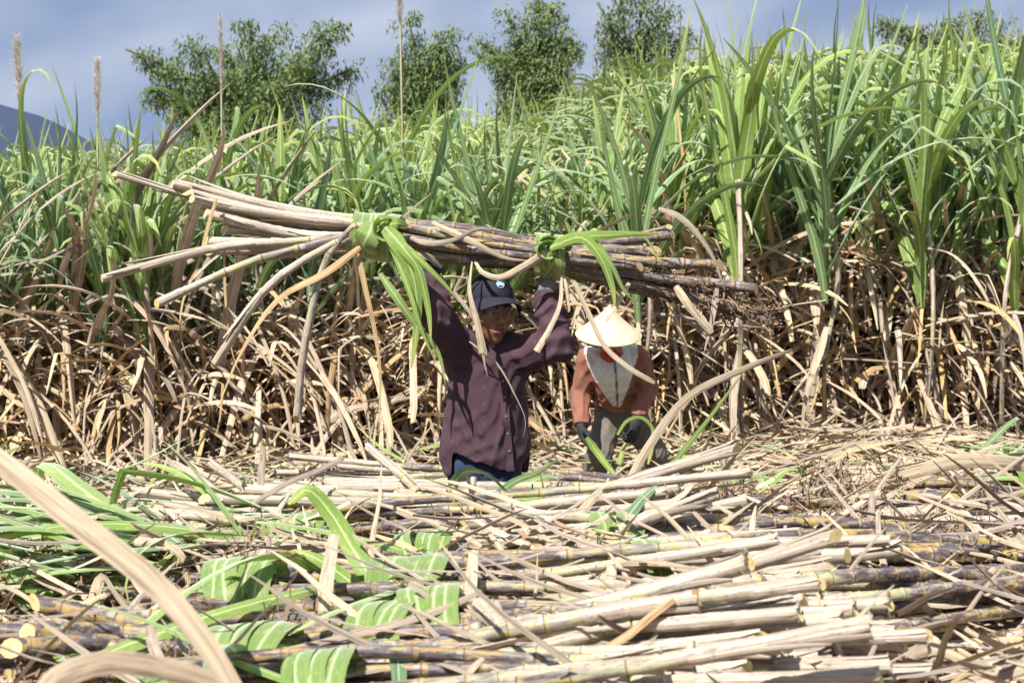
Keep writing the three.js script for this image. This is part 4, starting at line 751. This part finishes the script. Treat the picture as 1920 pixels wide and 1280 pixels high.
bundle([420, 1222, 3.3], [1700, 1225, 2.95], 24, 0.1, [[0.26, 5, 0.1]], 'cane bundle near the bottom edge with pale greenish cut tops at right', 10, { fan: 2.1 });
bundle([230, 1265, 3.1], [1500, 1268, 2.85], 22, 0.095, [[0.2, 5, 0.1]], 'lowest full cane bundle along the bottom edge', 11, { fan: 2 });
bundle([1990, 1120, 3.5], [1180, 1190, 3.2], 18, 0.1, [], 'loose dark cane bundle in the lower right corner', 12);
bundle([200, 1320, 2.85], [1560, 1320, 2.8], 20, 0.095, [[0.3, 3]], 'cane bundle half cut off by the bottom edge', 13, { fan: 1.9 });
bundle([1720, 915, 6.6], [2350, 915, 6.8], 18, 0.1, [[0.3, 2]], 'distant cane bundle lying behind the heap at the right edge', 14);
bundle([1260, 925, 7.0], [560, 905, 7.2], 14, 0.08, [], 'distant untied canes lying behind the man', 15, { fan: 1.1 });

// ---------- the bundle held overhead ----------
{
  const O = at(705, 440, 6), g = thing('cane_bundle', O, 'cane bundle held overhead by the man, pale tops drooping at left', 'cane bundle');
  const L = (list, r, k, s0, s1, seed, strips = 3) => { const p = list.map((q) => at(q[0], q[1], q[2] ?? 6).sub(O)); return part('cane', caneGeo(p, r, k, s0, s1, seed, strips, 10), caneMat[k], g); };
  // [right (butt) end ... left (top) end]
  const D = 5.98;
  [[[[1352, 497, D], [1190, 488, 5.95], [1035, 470, 5.93], [880, 440, 5.93], [720, 422, 5.95], [560, 408, 5.97], [360, 372, D]], 0.021, 0, 0, 1],
   [[[1418, 541, D], [1250, 520, 5.98], [1040, 487, 5.97], [870, 470, 5.92], [715, 447, 5.92], [560, 440, 5.95], [385, 400, 5.96]], 0.022, 1, 0, 1],
   [[[1262, 440, 6.06], [1130, 455, 6.03], [1035, 458, 6.02], [880, 428, 6.02], [720, 415, 6.02], [560, 396, 6.04], [325, 343, 6.05]], 0.021, 2, 0, 1],
   [[[1340, 500, 6.08], [1160, 490, 6.08], [1035, 482, 6.06], [860, 455, 6.05], [715, 438, 6.05], [540, 425, 6.08], [375, 385, 6.1]], 0.02, 3, 0, 1],
   [[[1385, 575, 6.0], [1240, 545, 5.96], [1040, 497, 5.93], [860, 485, 5.9], [720, 462, 5.92], [560, 458, 5.9], [388, 452, 5.9]], 0.021, 0, 0, 1],
   [[[1405, 590, 6.1], [1230, 552, 6.1], [1035, 505, 6.05], [860, 490, 6.03], [715, 470, 6.02], [560, 468, 6.03], [392, 470, 6.0]], 0.02, 1, 0, 1],
   [[[1300, 530, 5.93], [1160, 510, 5.93], [1035, 490, 5.9], [870, 462, 5.9], [720, 438, 5.9], [560, 452, 5.88], [420, 462, 5.88], [190, 522, 5.82]], 0.0175, 2, 0, 0.98],
   [[[1230, 470, 6.0], [1120, 470, 6.0], [1035, 463, 6.0], [870, 447, 6.0], [720, 430, 6.0], [560, 418, 6.02], [350, 358, 6.04]], 0.021, 3, 0, 1],
   [[[1195, 505, 5.94], [1040, 478, 5.92], [860, 452, 5.9], [715, 432, 5.89], [620, 452, 5.86], [480, 487, 5.83], [293, 569, 5.8]], 0.0185, 0, 0, 0.76],
   [[[1180, 462, 6.1], [1035, 465, 6.1], [870, 440, 6.1], [715, 428, 6.1], [560, 412, 6.12], [400, 395, 6.12]], 0.02, 1, 0.05, 1],
   [[[1200, 500, 5.9], [1040, 484, 5.88], [870, 466, 5.86], [720, 440, 5.86], [640, 452, 5.84], [570, 487, 5.82], [500, 540, 5.8], [400, 684, 5.78]], 0.0175, 2, 0, 1],
   [[[1150, 490, 5.9], [1035, 474, 5.88], [870, 450, 5.86], [720, 420, 5.86], [650, 432, 5.84], [610, 490, 5.83], [582, 590, 5.82], [566, 680, 5.82], [556, 786, 5.82]], 0.0165, 3, 0, 0.9],
   [[[1330, 548, 6.03], [1180, 525, 6.03], [1035, 498, 6.0], [870, 478, 5.98], [720, 456, 5.97], [590, 470, 5.95], [452, 492, 5.94]], 0.0165, 0, 0.05, 0.74],
   [[[1280, 560, 6.08], [1150, 530, 6.08], [1035, 500, 6.08], [900, 482, 6.08], [760, 462, 6.08], [600, 458, 6.06], [410, 465, 6.06]], 0.019, 2, 0, 1],
   [[[1440, 600, 6.04], [1300, 565, 6.04], [1160, 530, 6.02], [1000, 494, 6.0], [860, 476, 6.0], [720, 455, 6.0], [560, 440, 6.0], [420, 430, 6.0]], 0.019, 3, 0, 1],
   [[[1255, 425, 6.1], [1150, 450, 6.1], [1035, 460, 6.08], [900, 445, 6.08], [720, 430, 6.08], [560, 420, 6.08], [215, 326, 6.05]], 0.0115, 1, 0.1, 0.97],
  ].forEach(([pts, r, k, s0, s1], i) => L(pts, r, k, s0, s1, 400 + i, i === 8 || i === 11 ? 1 : 5));
  // leaf ties with knots and hanging ends
  const tie = (px, py, ax, ry, rz, W, seed) => part('leaf_tie', bandGeo(at(px, py, 5.98).sub(O), ax, ry, rz, W, seed), GREEN[1], g);
  const t1 = tie(703, 443, V(1, -0.12, 0).normalize(), 0.088, 0.155, 0.11, 71), t2 = tie(1030, 480, V(1, -0.2, 0).normalize(), 0.085, 0.15, 0.07, 72);
  const kn = (t, px, py, d, k, s) => { const m = part('knot', knotGeo[k], FRESH, t); m.position.copy(at(px, py, d).sub(O)); m.scale.setScalar(s); };
  kn(t1, 722, 428, 5.8, 0, 1.5); kn(t2, 1026, 462, 5.81, 1, 1.5);
  const end = (t, list, W, mat, o) => { const [geo, p] = leafThrough(list, W, o), m = part('hanging_leaf', geo, mat, t); m.position.copy(p.sub(O)); };
  end(t1, [[715, 420, 5.79], [745, 455, 5.75], [775, 520, 5.74], [782, 590, 5.74], [772, 690, 5.74]], 0.075, FRESH, { fold: 0.2, twist: 0.2 });
  end(t1, [[722, 425, 5.78], [760, 470, 5.73], [782, 500, 5.72], [802, 580, 5.72], [808, 640, 5.72]], 0.05, FRESH, { twist: 0.6 });
  end(t1, [[722, 430, 5.79], [780, 480, 5.72], [830, 530, 5.7], [858, 562, 5.7]], 0.03, FRESH, { twist: 0.7 });
  end(t1, [[712, 512, 5.78], [745, 560, 5.74], [780, 610, 5.74], [820, 660, 5.74], [835, 720, 5.74]], 0.04, GREEN[1], { twist: 0.8 });
  end(t1, [[720, 430, 5.8], [765, 540, 5.73], [790, 620, 5.72], [822, 690, 5.72]], 0.028, FRESH, { twist: 0.9 });
  end(t1, [[700, 415, 5.82], [690, 440, 5.78], [680, 462, 5.8], [690, 475, 5.85]], 0.1, GREEN[1], { shape: stub(0.1), twist: 0.1 });
  end(t1, [[716, 425, 5.82], [745, 418, 5.8], [765, 424, 5.83]], 0.06, FRESH, { twist: 0.6 });
  end(t2, [[1030, 462, 5.8], [1080, 445, 5.76], [1150, 440, 5.74], [1240, 438, 5.76]], 0.055, FRESH, { twist: 0.5 });
  end(t2, [[1030, 465, 5.8], [1090, 445, 5.74], [1125, 480, 5.72], [1148, 540, 5.72], [1153, 575, 5.72]], 0.05, FRESH, { twist: 0.4 });
  end(t2, [[1035, 465, 5.8], [1110, 452, 5.76], [1145, 495, 5.74], [1170, 545, 5.74], [1190, 566, 5.74]], 0.03, GREEN[1], { twist: 0.7 });
  end(t2, [[1040, 462, 5.82], [1120, 448, 5.8], [1200, 440, 5.8], [1245, 498, 5.8]], 0.02, FRESH, { twist: 0.7 });
  end(t2, [[1015, 450, 5.84], [1028, 478, 5.8], [1032, 505, 5.84]], 0.07, GREEN[1], { shape: stub(0.07), twist: 0.1 });
  // dead leaves that hang from the bundle
  const dry = (list, W, k, o = {}) => { const [geo, p] = leafThrough(list, W, o), m = part('dry_leaf', geo, DRY[k], g); m.position.copy(p.sub(O)); };
  dry([[690, 450, 5.84], [610, 510, 5.8], [520, 560, 5.78], [450, 660, 5.76], [405, 770, 5.76]], 0.036, 2, { twist: 0.6, fold: 0.5 });
  dry([[672, 470, 5.86], [680, 520, 5.84], [700, 610, 5.84], [712, 700, 5.84], [710, 815, 5.84]], 0.026, 2, { twist: 0.6 });
  dry([[405, 372, 5.9], [390, 420, 5.88], [372, 490, 5.88], [338, 580, 5.88], [345, 660, 5.88], [380, 710, 5.88]], 0.02, 2, { twist: 1 });
  dry([[420, 455, 5.9], [422, 560, 5.9], [440, 680, 5.9], [500, 780, 5.9]], 0.014, 2, { twist: 1.2 });
  dry([[810, 416, 5.84], [880, 450, 5.8], [950, 485, 5.82], [1000, 490, 5.84]], 0.03, 0, { twist: 0.5, fold: 0.6 });
  dry([[760, 440, 5.86], [800, 455, 5.8], [850, 450, 5.79], [900, 430, 5.82], [1000, 448, 5.84]], 0.026, 1, { twist: 1.1, fold: 0.5 });
  dry([[890, 488, 5.86], [905, 510, 5.8], [935, 520, 5.79], [980, 502, 5.78], [1028, 475, 5.8]], 0.036, 0, { twist: 0.9, shape: (t) => 0.012 + 0.026 * t, fold: 0.7 });
  dry([[885, 490, 5.84], [880, 545, 5.78], [893, 600, 5.76], [905, 662, 5.76]], 0.034, 0, { shape: (t) => 0.006 + 0.027 * t, twist: 0.2, fold: 0.5 });
  dry([[905, 655, 5.76], [908, 680, 5.77], [914, 705, 5.78]], 0.012, 0, {});
  dry([[1052, 500, 5.86], [1050, 570, 5.8], [1028, 620, 5.78], [1005, 658, 5.77]], 0.03, 3, { shape: (t) => 0.01 + 0.018 * t, fold: 0.5, twist: 0.2 });
  dry([[1052, 505, 5.86], [1062, 545, 5.84], [1066, 585, 5.84]], 0.018, 3, { shape: stub(0.016) });
  dry([[1076, 525, 5.86], [1105, 590, 5.84], [1135, 650, 5.82], [1180, 690, 5.8], [1228, 718, 5.8]], 0.024, 0, { shape: stub(0.02), twist: 0.3 });
  dry([[1180, 530, 5.88], [1160, 565, 5.86], [1135, 603, 5.84]], 0.022, 0, { shape: stub(0.02) });
  dry([[1268, 535, 5.88], [1290, 570, 5.86], [1335, 625, 5.86]], 0.036, 3, { shape: stub(0.032), fold: 0.6, twist: 0.4 });
  dry([[1345, 540, 5.9], [1335, 600, 5.88], [1320, 660, 5.88]], 0.03, 1, { twist: 0.9 });
  dry([[1235, 390, 6.0], [1280, 410, 5.98], [1330, 470, 5.96], [1360, 545, 5.96]], 0.03, 1, { twist: 0.8 });
  dry([[1085, 470, 5.86], [1150, 462, 5.84], [1230, 480, 5.84]], 0.026, 1, { twist: 0.7 });
  dry([[830, 500, 5.9], [800, 480, 5.86], [745, 468, 5.88]], 0.03, 1, { twist: 0.4, shape: stub(0.028) });
  dry([[880, 640, 5.82], [930, 680, 5.83], [965, 740, 5.84], [985, 790, 5.83], [978, 830, 5.84]], 0.01, 3, { twist: 2 });
  dry([[850, 545, 5.86], [880, 585, 5.84], [892, 610, 5.84]], 0.02, 1, { twist: 0.5 });
  const fb = rng(9); for (let i = 0; i < 26; i++) { const t = fb(), m = part('root_fibre', fibreGeo[i % 3], fibreMat, g); m.position.copy(at(lerp(1180, 1435, t), lerp(505, 590, t) + (fb() - 0.5) * 50, 5.94 + fb() * 0.14).sub(O)); m.rotation.set(fb() * 6, fb() * 0.8, -0.25 + (fb() - 0.5) * 0.6); m.scale.setScalar(1 + fb() * 0.8); }
}

// ---------- litter ----------
const heapTop = (x, z) => ground(x, z) + 0.02;
{
  const rl = rng(83);
  const strew = (name, count, place, kinds, mats, label, category, tilt, s0, s1) => {
    for (let k = 0; k < kinds; k++) {
      const list = [], cols = [];
      for (let i = 0; i < count / kinds; i++) { const p = place(rl); list.push(mtx(p, new THREE.Euler((rl() - 0.5) * tilt, (rl() < 0.6 ? (rl() - 0.5) * 1.5 : rl() * 6.283) + (rl() < 0.5 ? Math.PI : 0), (rl() - 0.5) * tilt), s0 + rl() * (s1 - s0))); const q = 0.72 + rl() * 0.62; cols.push(rgb(q, q * (0.95 + rl() * 0.06), q * (0.88 + rl() * 0.14))); }
      instanced(name, flat[k % 14], mats[k % mats.length], list, label, category, cols);
    }
  };
  strew('leaf_litter', 9000, (r) => { const d = 5.6 + Math.pow(r(), 0.85) * 7.6, x = (r() * 2 - 1) * (d * 0.36 + 1); return V(x, ground(x, -d) + 0.01 + r() * (0.1 + 0.12 * smooth(9, 12, d)), -d); }, 9, [DRY[0], DRY[3], DRY[1], DRY[2]], 'straw-coloured cane leaf litter covering the ground behind the heap', 'litter', 0.7, 0.7, 1.3);
  strew('leaf_litter', 3200, (r) => { const d = 2.2 + r() * 3.7, x = (r() * 2 - 1) * (d * 0.36 + 0.9); return V(x, ground(x, -d) + 0.02 + r() * 0.12, -d); }, 8, [DRY[0], DRY[3], DRY[1], DRY[2]], 'broken dry leaves and chaff between the bundles of the heap', 'litter', 0.8, 0.5, 1.0);
  strew('leaf_litter', 900, (r) => { const d = 2.8 + r() * 2.9, x = (r() * 2 - 1) * (d * 0.36 + 0.6); return V(x, ground(x, -d) + 0.16 + r() * 0.1, -d); }, 8, [DRY[0], DRY[3], DRY[1]], 'dry leaf pieces scattered on top of the bundles', 'litter', 0.9, 0.35, 0.9);
  strew('leaf_litter', 620, (r) => { const d = 2.75 + r() * 1.3, x = -0.25 + r() * 1.9; return V(x, ground(x, -d) + 0.2 + r() * 0.1, -d); }, 8, [DRY[0], DRY[3], DRY[1], DRY[2]], 'dry leaf pieces scattered on top of the bundles', 'litter', 0.9, 0.3, 0.95);
  strew('leaf_litter', 260, (r) => { const d = 6.5 + r() * 5, x = (r() * 2 - 1) * (d * 0.36 + 0.6); return V(x, ground(x, -d) + 0.1 + r() * 0.12, -d); }, 3, [GREEN[1], GREEN[0]], 'green leaf scraps strewn over the litter behind the heap', 'litter', 0.7, 0.8, 1.5);
  // fine root fibres and chaff on the heap
  const list = []; for (let i = 0; i < 700; i++) { const d = 2.7 + rl() * 3, x = (rl() * 2 - 1) * (d * 0.36 + 0.6); list.push(mtx(V(x, ground(x, -d) + 0.1 + rl() * 0.14, -d), new THREE.Euler(rl() * 6, rl() * 6, rl() * 6), 0.7 + rl() * 1.0)); }
  instanced('chaff', fibreGeo[0], fibreMat, list, 'brown root fibre and chaff caught between the canes', 'chaff');
}
// green tops thrown down in piles
function topsPile(cx, cy, d, w, n, spread, aim, label, seed, lift) {
  const c = at(cx, cy, d), g = thing('green_leaf_pile', V(c.x, ground(c.x, -d), -d), label, 'leaf pile', null), r = rng(seed);
  for (let i = 0; i < n; i++) {
    const m = part('leaf', poolGreen[Math.floor(r() * 22)], [GREEN[0], GREEN[1], FRESH, FRESH, GREEN[3]][i % 5], g);
    m.position.set((r() - 0.5) * w, lift + r() * 0.14, (r() - 0.5) * spread); m.rotation.set((r() - 0.5) * 0.7, aim + (r() - 0.5) * 1.7, -0.95 - r() * 0.55, 'YXZ'); m.scale.setScalar(0.5 + r() * 0.4);
  }
}
topsPile(300, 1000, 4.35, 0.8, 64, 0.5, Math.PI, 'pile of fresh green cane tops at the left behind the blurred leaf', 51, 0.14);
topsPile(190, 1060, 3.95, 0.7, 40, 0.4, Math.PI - 0.3, 'low scatter of grassy green leaves left of the heap', 52, 0.12);
topsPile(1500, 868, 8.2, 1.6, 44, 0.7, 0.15, 'long pile of green cane leaves on the ground right of the hat worker', 53, 0.28);
topsPile(1340, 880, 7.4, 1.0, 26, 0.5, 0.3, 'green cane leaves in front of the hat worker at right', 54, 0.3);
topsPile(300, 1265, 3.0, 0.5, 14, 0.2, 0.1, 'green leaves beside the lowest bundle at bottom left', 55, 0.16);
topsPile(1880, 830, 9.5, 1.0, 16, 0.6, 0.2, 'small heap of green leaves at the right edge below the crop', 56, 0.3);
topsPile(480, 880, 9.0, 1.2, 16, 0.6, 0.4, 'scattered green leaves on the litter left of the man', 57, 0.05);

// single leaves that stand out
const LEAVES = [
  [[[-260, 690, 2.1], [-30, 845, 2.05], [150, 985, 2.0], [300, 1110, 1.95], [430, 1290, 1.9], [520, 1520, 1.9]], 0.036, 0, 'large blurred tan leaf crossing the lower left corner', { shape: (t) => 0.036 * (0.5 + 0.5 * Math.sin(Math.PI * clamp(0.1 + t * 0.75))), n: 26 }],
  [[[60, 1420, 2.0], [90, 1290, 2.0], [180, 1245, 2.0], [300, 1256, 2.0], [420, 1300, 2.0], [520, 1420, 2.0]], 0.036, 3, 'blurred arching tan leaf at the bottom left edge', { shape: stub(0.036) }],
  [[[278, 1172, 2.5], [288, 1215, 2.48], [312, 1260, 2.45], [335, 1310, 2.45]], 0.026, 1, 'short dark curled leaf hanging below the large blurred leaf', {}],
  [[[626, 1000, 3.45], [612, 1085, 3.35], [598, 1180, 3.25], [584, 1285, 3.15]], 0.034, 0, 'upright stiff brown leaf standing in the heap left of centre', { shape: (t) => 0.02 + 0.014 * Math.sin(2.6 * t + 0.4), fold: 0.4, twist: 0.1 }],
  [[[888, 1030, 3.4], [882, 1110, 3.3], [878, 1180, 3.25], [872, 1245, 3.2]], 0.028, 3, 'pale folded leaf hanging upright at the heap centre', { shape: stub(0.027), fold: 0.3, twist: 0.05 }],
  [[[1150, 1052, 3.45], [1140, 1120, 3.35], [1146, 1190, 3.25], [1128, 1300, 3.15]], 0.03, 3, 'pale upright leaf right of the heap centre', { shape: stub(0.029), fold: 0.3, twist: 0.1 }],
  [[[1148, 1052, 3.45], [1220, 1054, 3.44], [1310, 1066, 3.42]], 0.024, 0, 'stiff dry leaf lying level at the head of the pale upright leaf', { twist: 0.2 }],
  [[[712, 1290, 3.0], [760, 1215, 3.1], [828, 1122, 3.2]], 0.03, 0, 'pointed dry leaf slanting up to the right near bottom centre', { shape: (t) => 0.032 * (1.05 - t), twist: 0.2 }],
  [[[1170, 1072, 3.5], [1198, 1130, 3.45], [1236, 1205, 3.4]], 0.024, 0, 'brown leaf hanging slantwise right of the pale upright leaf', { twist: 0.5 }],
  [[[1042, 1022, 4.2], [1080, 970, 4.25], [1128, 918, 4.3]], 0.026, 0, 'short dry leaf stub slanting up before the hat worker', { shape: stub(0.024), twist: 0.1 }],
  [[[1240, 1040, 3.9], [1350, 1050, 3.8], [1470, 1095, 3.6], [1570, 1180, 3.4], [1625, 1290, 3.2]], 0.03, 3, 'long arching straw leaf over the pale cut tops at right', { shape: stub(0.028), twist: 0.3 }],
  [[[1470, 1080, 3.7], [1560, 1135, 3.55], [1640, 1210, 3.35], [1710, 1300, 3.2]], 0.026, 3, 'second straw leaf running down to the bottom edge at right', { twist: 0.2 }],
  [[[1560, 1120, 3.5], [1660, 1145, 3.4], [1780, 1165, 3.3], [1900, 1235, 3.2]], 0.026, 0, 'dry leaf lying low across the lower right of the heap', { twist: 0.4 }],
  [[[1480, 935, 4.95], [1590, 905, 4.9], [1700, 890, 4.9], [1800, 866, 4.9], [1960, 874, 4.9]], 0.05, 3, 'broad pale leaf arching out of the photo at the right edge', { shape: (t) => 0.02 + 0.03 * Math.min(1, t * 2), twist: 0.5 }],
  [[[1775, 925, 4.3], [1815, 970, 4.2], [1852, 1020, 4.1], [1868, 1055, 4.05]], 0.03, 0, 'bent dry leaf dropping over the dark canes at right', { shape: stub(0.027), twist: 0.3 }],
  [[[1636, 920, 4.4], [1634, 980, 4.35], [1630, 1050, 4.3]], 0.02, 1, 'narrow grey leaf standing upright among the dark canes', { shape: stub(0.018), twist: 0.1 }],
  [[[1160, 945, 4.9], [1215, 840, 4.95], [1290, 745, 5.0], [1390, 695, 5.05], [1485, 656, 5.1]], 0.04, 0, 'tall bent straw leaf rising in front of the hat worker', { shape: (t) => 0.042 * Math.pow(1.02 - t, 0.35) * (0.7 + t * 0.3), twist: 0.7 }],
  [[[1218, 938, 5.0], [1270, 860, 5.0], [1330, 785, 5.0], [1400, 690, 5.0]], 0.026, 'g', 'slender green leaf rising right of the hat worker', { twist: 0.3 }],
  [[[846, 980, 4.7], [848, 915, 4.7], [872, 884, 4.68], [910, 890, 4.66], [950, 925, 4.65], [985, 960, 4.65]], 0.04, 'h', 'green leaf arched like a hoop in front of the man', { shape: stub(0.036), twist: 0.9 }],
  [[[905, 955, 4.7], [960, 905, 4.72], [1010, 885, 4.75], [1050, 858, 4.8]], 0.03, 'h', 'green leaf slanting up from the tie in front of the man', { twist: 0.4 }],
  [[[965, 935, 4.65], [1050, 938, 4.6], [1130, 938, 4.6], [1210, 938, 4.6]], 0.022, 'f', 'straight green leaf lying level before the hat worker', { twist: 0.3 }],
  [[[840, 910, 4.7], [870, 940, 4.65], [930, 975, 4.6], [1000, 992, 4.6]], 0.036, 0, 'brown curled leaf lying under the green hoop leaf', { twist: 0.8 }],
  [[[758, 1190, 3.45], [722, 1120, 3.48], [668, 1040, 3.55], [615, 955, 3.6], [575, 918, 3.6], [540, 945, 3.6]], 0.062, 'f', 'largest bright green leaf bending over at the heap left of centre', { twist: 0.15, fold: 0.3, shape: blade(0.062, 0.4) }],
  [[[754, 1192, 3.44], [710, 1140, 3.46], [650, 1085, 3.5], [590, 1045, 3.52], [550, 1030, 3.54]], 0.055, 'f', 'bright green leaf beside the largest one, lower and flatter', { twist: 0.2, fold: 0.3 }],
  [[[752, 1196, 3.43], [700, 1165, 3.44], [640, 1135, 3.45], [560, 1105, 3.46], [520, 1090, 3.47]], 0.036, 'f', 'lowest green leaf of the fan reaching left along the canes', { twist: 0.3 }],
  [[[756, 1188, 3.42], [768, 1140, 3.42], [770, 1100, 3.44], [745, 1085, 3.46]], 0.05, 'h', 'short wide green leaf folded at the base of the green fan', { twist: 0.4, shape: stub(0.05) }],
  [[[560, 1075, 3.6], [500, 1105, 3.55], [440, 1160, 3.45], [370, 1210, 3.35]], 0.03, 0, 'mottled brown leaf slanting down left of the green fan', { twist: 0.3 }],
  [[[470, 945, 4.5], [540, 905, 4.6], [600, 880, 4.7], [645, 858, 4.75]], 0.022, 1, 'thin brown leaf stick slanting up at the left of the man', { twist: 0.2, shape: stub(0.018) }],
  [[[250, 1015, 3.9], [300, 1018, 3.85], [325, 1030, 3.8], [345, 1050, 3.78]], 0.026, 0, 'sharply bent tan leaf beside the green pile', { twist: 0.3, shape: stub(0.025), sharp: true }],
  [[[165, 1180, 3.6], [175, 1120, 3.62], [190, 1084, 3.64], [215, 1120, 3.6], [245, 1160, 3.55]], 0.03, 0, 'dry leaf folded like a tent at the left', { twist: 0.2, shape: stub(0.028) }],
  [[[45, 1085, 3.8], [90, 1095, 3.8], [130, 1112, 3.75], [200, 1112, 3.7]], 0.022, 1, 'curled brown leaf lying at the left edge of the heap', { twist: 1.5 }],
  [[[1100, 820, 9.6], [1118, 845, 9.6], [1140, 875, 9.55], [1165, 905, 9.5]], 0.05, 'f', 'green cane leaf held in the gloved fist of the hat worker', { twist: 0.3, shape: blade(0.055, 0.35) }],
  [[[1158, 815, 9.6], [1175, 790, 9.6], [1200, 782, 9.6], [1222, 800, 9.6], [1224, 830, 9.6], [1215, 870, 9.6]], 0.03, 'f', 'green leaf looped through the other hand of the hat worker', { twist: 0.8, shape: stub(0.024) }],
  [[[690, 845, 5.3], [740, 875, 5.1], [790, 920, 4.9], [838, 975, 4.75]], 0.03, 0, 'straw leaf sliding down beside the fallen yellow cane', { twist: 0.3 }],
  [[[820, 1125, 3.2], [818, 1180, 3.15], [815, 1280, 3.05]], 0.018, 1, 'thin brown leaf hanging upright near bottom centre', { twist: 0.2, shape: stub(0.016) }],
  [[[1080, 1290, 2.95], [1060, 1230, 3.0], [1010, 1160, 3.1]], 0.03, 1, 'torn grey sheath leaning left at bottom centre', { twist: 0.4, shape: stub(0.028) }],
  [[[1250, 1220, 3.1], [1262, 1180, 3.15], [1250, 1290, 3.0]], 0.03, 3, 'folded pale leaf at the bottom edge right of centre', { twist: 0.2, shape: stub(0.03), sharp: true }],
  [[[1640, 1290, 2.95], [1700, 1235, 3.05], [1760, 1215, 3.1], [1860, 1265, 3.0]], 0.034, 0, 'bent straw leaf at the bottom right corner', { twist: 0.4, shape: stub(0.032) }],
];
for (const [pts, W, m, label, o] of LEAVES) { const [g, p] = leafThrough(pts, W, o); lone(typeof m === 'string' ? 'green_leaf' : 'dry_leaf', g, m === 'f' ? FRESH : m === 'g' ? GREEN[1] : m === 'h' ? GREEN[0] : DRY[m], p, label, 'leaf'); }

// single canes lying loose
const CANES = [
  [[840, 980, 4.75], [690, 838, 5.2], 0.016, 1, 0.35, 0.85, 'yellow cane lying slantwise left of the man'],
  [[1095, 1025, 4.1], [1345, 925, 4.2], 0.021, 2, 0.55, 1, 'thick pale cane top rising towards the right behind the heap centre'],
  [[960, 1065, 3.75], [1590, 1042, 3.5], 0.02, 0, 0.5, 1, 'long straw-sheathed cane crossing the heap to the right'],
  [[985, 1240, 2.95], [895, 1128, 3.1], 0.02, 3, 0.6, 0.96, 'short pale cane with its cut end pointing up at bottom centre'],
  [[896, 1290, 2.9], [893, 1170, 3.05], 0.014, 1, 0.4, 0.7, 'thin jointed cane standing upright at bottom centre'],
  [[1330, 1290, 2.9], [1575, 1220, 3.05], 0.021, 2, 0.6, 1, 'thick white-sheathed cane at the bottom edge right of centre'],
  [[1150, 1175, 3.2], [1680, 1188, 3.1], 0.019, 0, 0.62, 0.97, 'pale cane with a round greenish cut end at right'],
  [[235, 962, 4.5], [520, 985, 4.45], 0.022, 3, 0.98, 0.6, 'bleached white cane top lying above the green leaf pile'],
  [[20, 1215, 3.0], [340, 1212, 3.2], 0.021, 2, 0, 0.35, 'lower dark cane with a round cut end at the left edge'],
  [[50, 1188, 3.05], [345, 1198, 3.25], 0.022, 0, 0, 0.35, 'upper dark cane with a round cut end at the left edge'],
  [[330, 1062, 4.0], [390, 1105, 3.9], 0.02, 1, 0.05, 0.3, 'short bent dark cane piece left of the green ties'],
  [[1700, 932, 4.85], [1790, 938, 4.7], 0.024, 0, 0, 0.15, 'dark cane stump with a large cut face at the right'],
  [[1370, 1105, 3.4], [1200, 1120, 3.55], 0.022, 1, 0, 0.25, 'dark cane with a wide oval cut face at right centre'],
  [[395, 870, 7.2], [480, 935, 6.3], 0.02, 3, 0.95, 0.6, 'white split cane top leaning on the litter left of the man'],
  [[330, 870, 7.4], [430, 940, 6.4], 0.018, 1, 0.97, 0.62, 'second white cane top leaning on the litter, farther left'],
  [[1360, 895, 5.4], [1352, 840, 5.5], 0.014, 2, 0.4, 0.6, 'pale green cane stub standing up right of the hat worker'],
  [[885, 945, 4.72], [888, 895, 4.75], 0.013, 3, 0.5, 0.7, 'pale cane stub standing inside the green hoop leaf'],
  [[945, 990, 4.4], [970, 950, 4.45], 0.014, 0, 0.5, 0.7, 'greenish cane stub leaning right of the green hoop leaf'],
];
CANES.forEach(([a, b, r, k, s0, s1, label], i) => { const A = at(...a), B = at(...b), flip = s0 > s1, m = A.clone().lerp(B, 0.5).add(V(0, 0.012, 0.01)).sub(A), pts = [V(0, 0, 0), m, B.clone().sub(A)]; if (flip) pts.reverse(); lone('loose_cane', caneGeo(pts, r, k, Math.min(s0, s1), Math.max(s0, s1), 800 + i, 4, 10), caneMat[k], A, label, 'cane'); });
{
  const r = rng(19);
  for (let i = 0; i < 46; i++) { // strays on top of the bundles
    const px = 150 + r() * 1750, py = 925 + Math.pow(r(), 0.8) * 350, d = (EYE - 0.95) * FOCAL / (py - 367), a = at(px, py, d), right = r() < 0.55 ? 1 : -1, L = 0.35 + r() * 0.75, e = a.clone().add(V(right * L, 0.02 + (r() - 0.3) * 0.08, (r() - 0.5) * 0.3 * L)), [geo, k] = STALK[Math.floor(r() * 12)];
    const m = lone('loose_cane', caneGeo([V(0, 0, 0), e.clone().sub(a).multiplyScalar(0.5).add(V(0, (r() - 0.5) * 0.03, 0)), e.clone().sub(a)], 0.013 + r() * 0.006, k, 0.5 + r() * 0.15, 0.85 + r() * 0.14, 900 + i, 4, 8), caneMat[k], a, 'pale broken cane top lying loose on the heap', 'cane', 'loose cane tops strewn over the heap');
  }
}
renderer.render(scene, camera);
